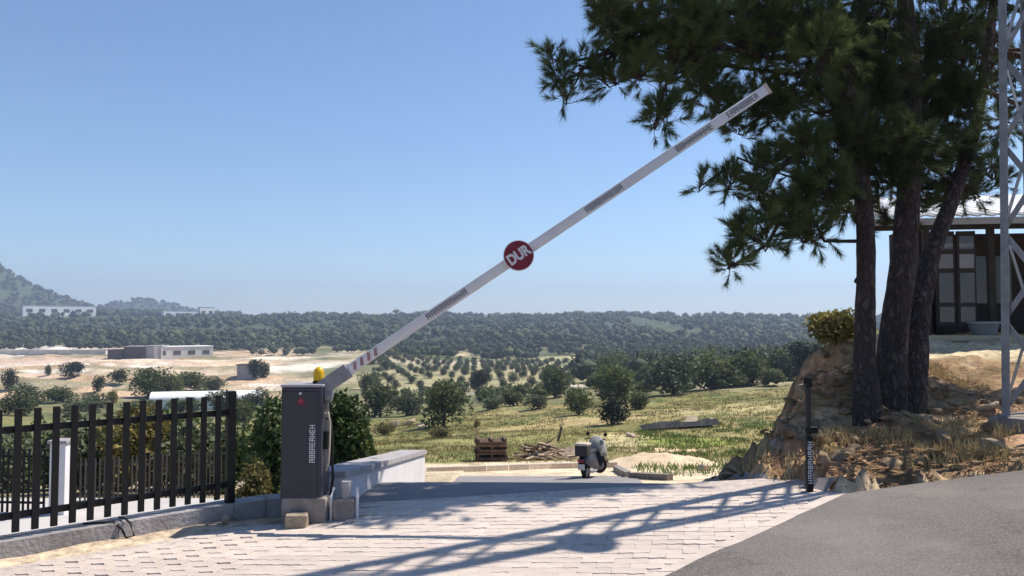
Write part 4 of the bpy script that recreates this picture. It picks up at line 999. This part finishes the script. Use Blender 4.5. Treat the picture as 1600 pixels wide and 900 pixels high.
far_box('low_store', 168, 190, 560, 547, 8, 'far_brown', 'small low store left of the brown shed', 'shed', 'far_brown')
far_box('dark_container', 370, 402, 592, 571, 6, 'far_grey', 'dark grey container half hidden by bushes right of the sheds', 'container', 'far_brown')
far_box('long_wall', 0, 165, 553, 547, 2, 'far_pale', 'long pale boundary wall at the left edge of the sandy ground', 'wall', 'far_white')
far_box('small_white_house', 590, 606, 556, 549, 8, 'far_white', 'small white house behind the foot of the boom', 'building', 'far_pale', windows=2)
# long white-roofed shed above the fence
p0 = PG(238, 640, 60); d = p0.y; wd_ = 158 / F * d
e = empty('white_roofed_shed', (at(240, d), d, p0.z), 'long low shed with a white roof seen just above the fence pickets', 'shed', None, R(14)); hh_ = 14 / F * d
MB().box((wd_ / 2, 2.2, hh_ / 2 - 1), (wd_, 4.4, hh_ + 2)).build('wall', 'far_white', e)
mb = MB(); vs = []; na_ = 12
for x in (-.4, wd_ + .4):
    for q in range(na_ + 1): a_ = math.pi * q / na_; vs.append((x, 2.2 - 2.6 * math.cos(a_), hh_ + .02 + 1.5 * math.sin(a_)))
n_ = na_ + 1; mb.add(vs, [(q, q + 1, n_ + q + 1, n_ + q) for q in range(na_)] + [tuple(range(n_)), tuple(range(n_, 2 * n_))[::-1], (0, n_, 2 * n_ - 1, n_ - 1)]); mb.build('roof', 'far_white', e)
MB().box((wd_ * .04, -.05, hh_ * .5), (wd_ * .03, .1, hh_ * .4)).build('window', 'glass_dark', e)

# ================================================================== FIELD THINGS
# timber stack
tp = PG(767, 720, 20); e = empty('timber_stack', tp, 'dark brown stack of planks beside the sandy verge', 'timber', None, .1); rt_ = random.Random(4)
for lay in range(9):
    nb = 5; z = .06 + lay * .105
    for q in range(nb):
        if lay % 3 == 2 and q in (1, 3): continue
        if lay % 3 == 2: MB().box((-.55 + q * .28 + rt_.uniform(-.03, .03), 0, z), (.10, 1.0, .09)).build('batten', 'wood_brown', e)
        else: MB().box((rt_.uniform(-.05, .05), -.46 + q * .22 + rt_.uniform(-.02, .02), z), (1.25 + rt_.uniform(-.12, .08), .18, .085), Matrix.Rotation(rt_.uniform(-.03, .03), 3, 'Z')).build('plank', 'wood_brown', e)
# pile of branches and rubble wood
bp_ = PG(848, 718, 20); e = empty('brushwood_pile', bp_, 'heap of pale sticks and broken wood between the plank stack and the scooter', 'wood pile')
for q in range(70):
    a = rt_.uniform(-.9, .9); r_ = rt_.uniform(0, 1); x = rt_.gauss(0, .55); y = rt_.gauss(0, .35); z = .06 + max(0, .62 - abs(x) * .55 - abs(y) * .4) * rt_.uniform(.1, 1.1); l = rt_.uniform(.5, 1.3); ti = rt_.uniform(-.35, .45)
    d_ = Vector((math.cos(a) * math.cos(ti), math.sin(a) * math.cos(ti), math.sin(ti))) * l / 2; c = Vector((x, y, z)); MB().tube([c - d_, c + Vector((0, 0, .03)), c + d_], [rt_.uniform(.025, .06), .04, .02], 6).build('stick', rt_.choice(['wood_pale', 'wood_pale', 'wood_brown']), e)
MB().box((.72, .1, 1.05), (.10, .09, .62), Matrix.Rotation(.25, 3, 'Y')).build('upright_board', 'far_brown', e)
mb = MB(); 
def mound(name, px, py, rx, ry, h, m, label, cat, seed):
    p = PG(px, py, 15); nx = 36; V = []; Q = []
    for i in range(nx + 1):
        for j in range(nx + 1):
            u = -1 + 2 * i / nx; v = -1 + 2 * j / nx; q = math.hypot(u, v); x = p.x + u * rx; y = p.y + v * ry
            n_ = float(fbm(u * 3 + seed, v * 3, seed)); z = G(x, y) - .06 + max(0, 1 - q ** 1.4) * h * (.25 + 1.5 * n_); V.append((x - p.x, y - p.y, z - p.z))
    for i in range(nx):
        for j in range(nx): a_ = i * (nx + 1) + j; Q.append((a_, a_ + nx + 1, a_ + nx + 2, a_ + 1))
    o = link(name, mesh_np(name, V, Q, m, True), None, p); return tag(o, label, cat)
mound('sand_heap', 1035, 722, 2.3, 2.4, .45, 'sand', 'heap of orange sand at the roadside right of the scooter', 'sand heap', 3)
mound('earth_heap', 885, 712, 1.0, 1.2, .5, 'soil', 'small brown earth heap behind the scooter', 'earth heap', 8)
# kerb at the far side of the road
kp = [PG(666, 737, 20), PG(760, 734, 20), PG(860, 730, 20), PG(965, 728, 20)]
e = empty('roadside_kerb', kp[0], 'low sandy kerb along the far side of the lower road', 'kerb'); Ok = Matrix.Translation(-kp[0])
for a_, b_2 in zip(kp[:-1], kp[1:]):
    n_ = 3
    for q in range(n_):
        s0, s1 = a_.lerp(b_2, q / n_ + .005), a_.lerp(b_2, (q + 1) / n_ - .005)
        for s_ in (s0, s1): s_.z = G(s_.x, s_.y)
        o_ = Vector((0, .18, 0)); MB(Ok).hexa([s0 + Vector((0, 0, -.1)), s1 + Vector((0, 0, -.1)), s1 + o_ + Vector((0, 0, -.1)), s0 + o_ + Vector((0, 0, -.1)), s0 + Vector((0, 0, .13)), s1 + Vector((0, 0, .13)), s1 + o_ + Vector((0, 0, .13)), s0 + o_ + Vector((0, 0, .13))]).build('kerbstone', 'beige', e)
kp = [PG(958, 733, 15), PG(976, 744, 15)]
kq = [PG(982, 745, 15), PG(1042, 748, 12)]
e = empty('ramp_kerb', kp[0], 'grey concrete kerb beside the scooter, edging the side ramp', 'kerb'); Ok = Matrix.Translation(-kp[0])
for a_, b_2 in (kp, kq):
    o_ = Vector((.2, .12, 0)); z_ = Vector((0, 0, -.15)); y_ = Vector((0, 0, .12)); MB(Ok).hexa([a_ + z_, b_2 + z_, b_2 + o_ + z_, a_ + o_ + z_, a_ + y_, b_2 + y_, b_2 + o_ + y_, a_ + o_ + y_]).build('kerbstone', 'concrete', e)
# pale rocks in the grass, black netting
fr = [(1080, 664, 26, 'pale boulder beside the dark netting in the grass'), (1108, 660, 16, 'small pale rock right of the boulder in the grass'), (640, 664, 22, 'pale rock left of the rounded field tree'), (615, 668, 20, 'pale rock by the brown dry bush'), (660, 668, 14, 'small pale rock at the foot of the rounded field tree'),
      (1050, 668, 12, 'small pale rock left of the boulder in the grass'), (985, 682, 13, 'pale stone in the weeds behind the sand heap'), (1100, 735, 16, 'whitish stone at the left foot of the rocky bank')]
for px, py, s, lb_ in fr:
    p = PG(px, py, 9.4 if px == 1100 else 28); o = put_rock('field_rock', p.x, p.y, s / F * p.y * 1.3, None, ROCKP, .2); tag(o, lb_, 'rock')
p = PG(1060, 668, 28); s_ = p.y / F
mb = MB(); pts_ = []
for i in range(13):
    for j in range(4): pts_.append(((-60 + i * 10) * s_, j * .8 - 1, (.1 + .45 * float(fbm(i * .7, j * .9, 121)) * (1 if 0 < j < 3 else .15)) * 1.2 + (i - 6) * .03))
Q_ = [(i * 4 + j, (i + 1) * 4 + j, (i + 1) * 4 + j + 1, i * 4 + j + 1) for i in range(12) for j in range(3)]
mb.add(pts_, Q_); o = mb.build('dark_netting', 'tyre', None); o.location = p; tag(o, 'dark crumpled netting lying in the grass above the sand heap', 'netting')

S.cycles.max_bounces = 6; S.cycles.volume_bounces = 0
# ================================================================== SCOOTER
sp_ = PG(922, 745, 14); sp_.y = 24.2; sp_.x = at(925, 24.2); sp_.z = G(sp_.x, 24.2) - .02
sc = empty('scooter', sp_, 'parked dark scooter with a grey front cover on the lower road', 'scooter', None, math.atan2(.90, .42))   # local +X is the front
def wheel(x, r=.24, steer=0.):
    t_ = MB(Matrix.Translation((x, 0, 0)) @ Matrix.Rotation(steer, 4, 'Z')); t_.lathe([(r - .08, -.045), (r - .02, -.058), (r, -.03), (r, .03), (r - .02, .058), (r - .08, .045)], (0, 0, r), 24, 'Y'); w_ = t_.build('wheel', 'tyre', sc, True)
    MB(Matrix.Translation((x, 0, 0)) @ Matrix.Rotation(steer, 4, 'Z')).lathe([(.02, -.064), (.05, -.055), (r - .085, -.042), (r - .08, .042), (.05, .055), (.02, .064)], (0, 0, r), 16, 'Y').build('rim', 'galv', w_, True)
wheel(.64, .24, R(-42)); wheel(-.60)
prof = [(-.95, .58, .09), (-.80, .46, .17), (-.45, .38, .20), (-.12, .26, .19), (.10, .22, .18), (.30, .24, .17), (.40, .40, .17), (.46, .70, .16), (.47, .95, .12)]
top = [.66, .74, .76, .72, .32, .30, .60, .88, 1.0]
vs = []; fs = []
for (x, zb_, hw), zt_ in zip(prof, top):
    for a_, b2_ in ((-1, 0), (1, 0), (1.06, .5), (.7, 1), (-.7, 1), (-1.06, .5)): vs.append((x, hw * a_, zb_ + (zt_ - zb_) * b2_))
for i in range(len(prof) - 1):
    for k in range(6): fs.append((i * 6 + k, i * 6 + (k + 1) % 6, (i + 1) * 6 + (k + 1) % 6, (i + 1) * 6 + k))
fs += [tuple(range(6))[::-1], tuple(len(vs) - 6 + q for q in range(6))]
MB().add(vs, fs).build('body', 'scooter_violet', sc, True)
MB().bbox((-.38, 0, .79), (.80, .30, .11), .05).build('seat', 'scooter_dark', sc, True)
bx_ = MB().bbox((-.86, 0, .90), (.36, .40, .32), .05).build('top_box', 'scooter_dark', sc, True)
MB().bbox((-.86, 0, 1.085), (.38, .42, .07), .03).build('lid', 'beige', bx_, True)
MB().bbox((-1.03, 0, .62), (.03, .18, .07), .01).build('tail_lamp', 'maroon', sc)
MB().box((-1.00, 0, .44), (.012, .20, .17), Matrix.Rotation(-.2, 3, 'Y')).build('number_plate', 'letter_white', sc)
MB().box((-.90, 0, .42), (.02, .13, .40), Matrix.Rotation(-.35, 3, 'Y')).build('rear_fender', 'tyre', sc)
def shell(name, m, outline, x0f, th, bow):   # curved upright panel: outline (half width, height), bowed forward in the middle
    vs = []; fs = []; nn_ = 7
    for hw, z in outline:
        for q in range(nn_):
            a_ = -1 + 2 * q / (nn_ - 1); vs.append((x0f(z) + bow * (1 - a_ * a_), hw * a_, z))
    k0 = len(vs); vs += [(x - th, y, z) for x, y, z in vs]; ro = len(outline)
    for r_ in range(ro - 1):
        for q in range(nn_ - 1):
            a_ = r_ * nn_ + q; fs += [(a_, a_ + 1, a_ + nn_ + 1, a_ + nn_), (k0 + a_, k0 + a_ + nn_, k0 + a_ + nn_ + 1, k0 + a_ + 1)]
        for e_ in (0, nn_ - 1): a_ = r_ * nn_ + e_; fs.append((a_, a_ + nn_, k0 + a_ + nn_, k0 + a_))
    for q in range(nn_ - 1):
        for r_ in (0, ro - 1): a_ = r_ * nn_ + q; fs.append((a_, a_ + 1, k0 + a_ + 1, k0 + a_))
    return MB().add(vs, fs).build(name, m, sc, True)
MB().tube([(.28, -.36, 1.06), (.40, -.2, 1.08), (.44, 0, 1.02), (.40, .2, 1.08), (.28, .36, 1.06)], .018, 8).build('handlebar', 'tyre', sc, True)
for s_ in (-1, 1):
    m_ = MB().tube([(.36, s_ * .25, 1.07), (.38, s_ * .28, 1.19)], .008, 6).build('mirror', 'tyre', sc); MB().lathe([(.01, .012), (.055, .01), (.06, -.01), (.02, -.015)], (.38, s_ * .28, 1.22), 14, 'X').build('mirror_glass', 'black_paint', m_, True)
    MB().tube([(.64, s_ * .08, .24), (.57, s_ * .075, .48), (.50, s_ * .05, .7)], .022, 7).build('fork_leg', 'galv', sc, True)
arc = MB(Matrix.Translation((.64, 0, 0)) @ Matrix.Rotation(R(-42), 4, 'Z'))
for q in range(9):
    a_ = R(20 + q * 17); arc.box((.28 * math.cos(a_), 0, .24 + .28 * math.sin(a_)), (.09, .15, .012), Matrix.Rotation(-(a_ - R(90)), 3, 'Y'))
arc.build('front_fender', 'scooter_violet', sc)
shell('leg_shield', 'scooter_dark', [(.10, .28), (.19, .36), (.23, .55), (.22, .75), (.19, .90), (.13, .99)], lambda z: .46 + .08 * (z - .3), .03, .10)
# grey weather cover draped over the handlebar and front
V = []; Q = []; nu, nv_ = 13, 16
for i in range(nu):
    x = .10 + .66 * i / (nu - 1); topz = float(np.interp(x, [.1, .2, .38, .52, .68, .76], [.80, 1.02, 1.16, 1.14, .98, .74])); hw = float(np.interp(x, [.1, .3, .5, .76], [.22, .32, .30, .16]))
    low = float(np.interp(x, [.1, .4, .76], [.62, .55, .58]))
    for j in range(nv_):
        a_ = -1 + 2 * j / (nv_ - 1); V.append((x + .01 * math.sin(j * 2.3), hw * math.sin(a_ * 1.45), topz - (abs(a_) ** 2.6) * (topz - low) + .016 * math.sin(i * 2.1 + j * 1.7)))
for i in range(nu - 1):
    for j in range(nv_ - 1): a_ = i * nv_ + j; Q.append((a_, a_ + nv_, a_ + nv_ + 1, a_ + 1))
cv = link('weather_cover', mesh_np('weather_cover', V, Q, 'tarp_grey', True), sc); md = cv.modifiers.new('s', 'SOLIDIFY'); md.thickness = .012
MB().tube([(-.2, -.2, .24), (-.6, -.22, .28), (-.95, -.22, .34)], [.03, .05, .055], 10).build('exhaust', 'galv', sc, True)
MB().box((-.05, .2, .12), (.03, .03, .26), Matrix.Rotation(.3, 3, 'X')).build('kickstand', 'tyre', sc)

# ================================================================== HOUSE
hy = 15.0; hx = at(1436, hy); hz_ = G(hx + 1.5, hy) 
house = empty('veranda_house', (hx, hy, 1.30), 'dark house with open veranda and corrugated metal roof behind the pines', 'house', None, R(-9))
LW = 7.5
def hb(name, c, d, m, par=None): return MB().box(c, d).build(name, m, par or house)
hb('plinth', (LW / 2 - .05, 2.2, -.34), (LW, 5.2, .80), 'plinth')
hb('terrace_edge', (LW / 2 - .05, -.42, .03), (LW + .1, .10, .10), 'plinth')
wallo = hb('back_wall', (LW / 2 + .3, 2.0, 1.13), (LW - .6, .16, 2.06), 'house_dark')
hb('side_wall', (.12, 1.0, 1.13), (.14, 1.8, 2.06), 'house_dark')
hb('beam', (LW / 2 - .4, -.28, 2.10), (LW + .9, .12, .16), 'house_wood')
for x in (.05, 1.15, 2.9, 4.7, 6.5): hb('post', (x, -.28, 1.05), (.11, .11, 1.95), 'house_wood')
# glazed screens on the veranda front, some panes coloured paler to look lit
for wx in (.26, .62):
    f_ = hb('window', (wx + .14, -.20, 1.12), (.32, .05, 1.75), 'house_wood')
    for k, (zc, hh2, m_) in enumerate(((1.78, .24, 'glass_dark'), (1.44, .26, 'glass_lit'), (.95, .55, 'glass_dark'), (.46, .28, 'glass_dark'))): hb('pane', (wx + .14, -.232, zc), (.25, .02, hh2), m_, f_)
    hb('pane', (wx + .14, -.234, 1.73), (.25, .02, .07), 'glass_lit', f_)
for wx in (2.0, 3.6, 5.4):
    f_ = hb('window', (wx, 1.90, 1.2), (.9, .06, 1.1), 'house_wood'); hb('pane', (wx, 1.86, 1.2), (.78, .03, .98), 'glass_dark', f_)
f_ = hb('door', (1.35, 1.90, 1.05), (.85, .07, 1.95), 'house_wood'); hb('handle', (1.65, 1.85, 1.0), (.04, .05, .14), 'galv', f_)
# corrugated roof
nxr = 150; V = []; Q = []
for i in range(nxr + 1):
    x = -1.05 + (LW + 1.6) * i / nxr; c = .022 * math.cos(i * math.pi / 2)
    V += [(x, -.75, 2.24 + c), (x, 4.6, 3.35 + c), (x, 4.6, 3.32 + c), (x, -.75, 2.21 + c)]
for i in range(nxr):
    for k in range(4): Q.append((i * 4 + k, i * 4 + (k + 1) % 4, (i + 1) * 4 + (k + 1) % 4, (i + 1) * 4 + k))
link('roof', mesh_np('roof', V, Q, 'roof_metal'), house)
hb('fascia', (LW / 2 - .25, -.70, 2.125), (LW + 1.6, .03, .12), 'far_grey')
MB().tube([(-.95, -.5, -1.0), (-.95, -.5, 2.15)], .03, 8).build('corner_pole', 'house_dark', house)
tb = empty('wash_tub', house.matrix_basis @ Vector((.78, -.75, .07)), 'grey tub standing on the veranda edge', 'tub')
tb.location = (hx + .95, hy - .42, 1.38)
MB().lathe([(.20, 0), (.26, .22), (.28, .23), (.28, .25), (.25, .25), (.19, .03)], (0, 0, 0), 22).build('basin', 'tub_grey', tb, True); MB().lathe([(.285, .215), (.295, .23), (.285, .245)], (0, 0, 0), 22).build('rim', 'far_grey', tb, True)

# ================================================================== HAZE
hz = MB().box((0, 700, 20), (9000, 9000, 440)).build('haze', 'far_white'); hz['kind'] = 'stuff'; hz['label'] = 'thin pale summer haze over the whole valley'; hz['category'] = 'haze'
hm = bpy.data.materials.new('haze'); hm.use_nodes = True; n = hm.node_tree; n.nodes.clear()
om = n.nodes.new('ShaderNodeOutputMaterial'); pv = n.nodes.new('ShaderNodeVolumePrincipled'); pv.inputs['Color'].default_value = (.62, .76, 1, 1); pv.inputs['Density'].default_value = .00027; pv.inputs['Anisotropy'].default_value = .2
n.links.new(pv.outputs[0], om.inputs['Volume']); hz.data.materials.clear(); hz.data.materials.append(hm)
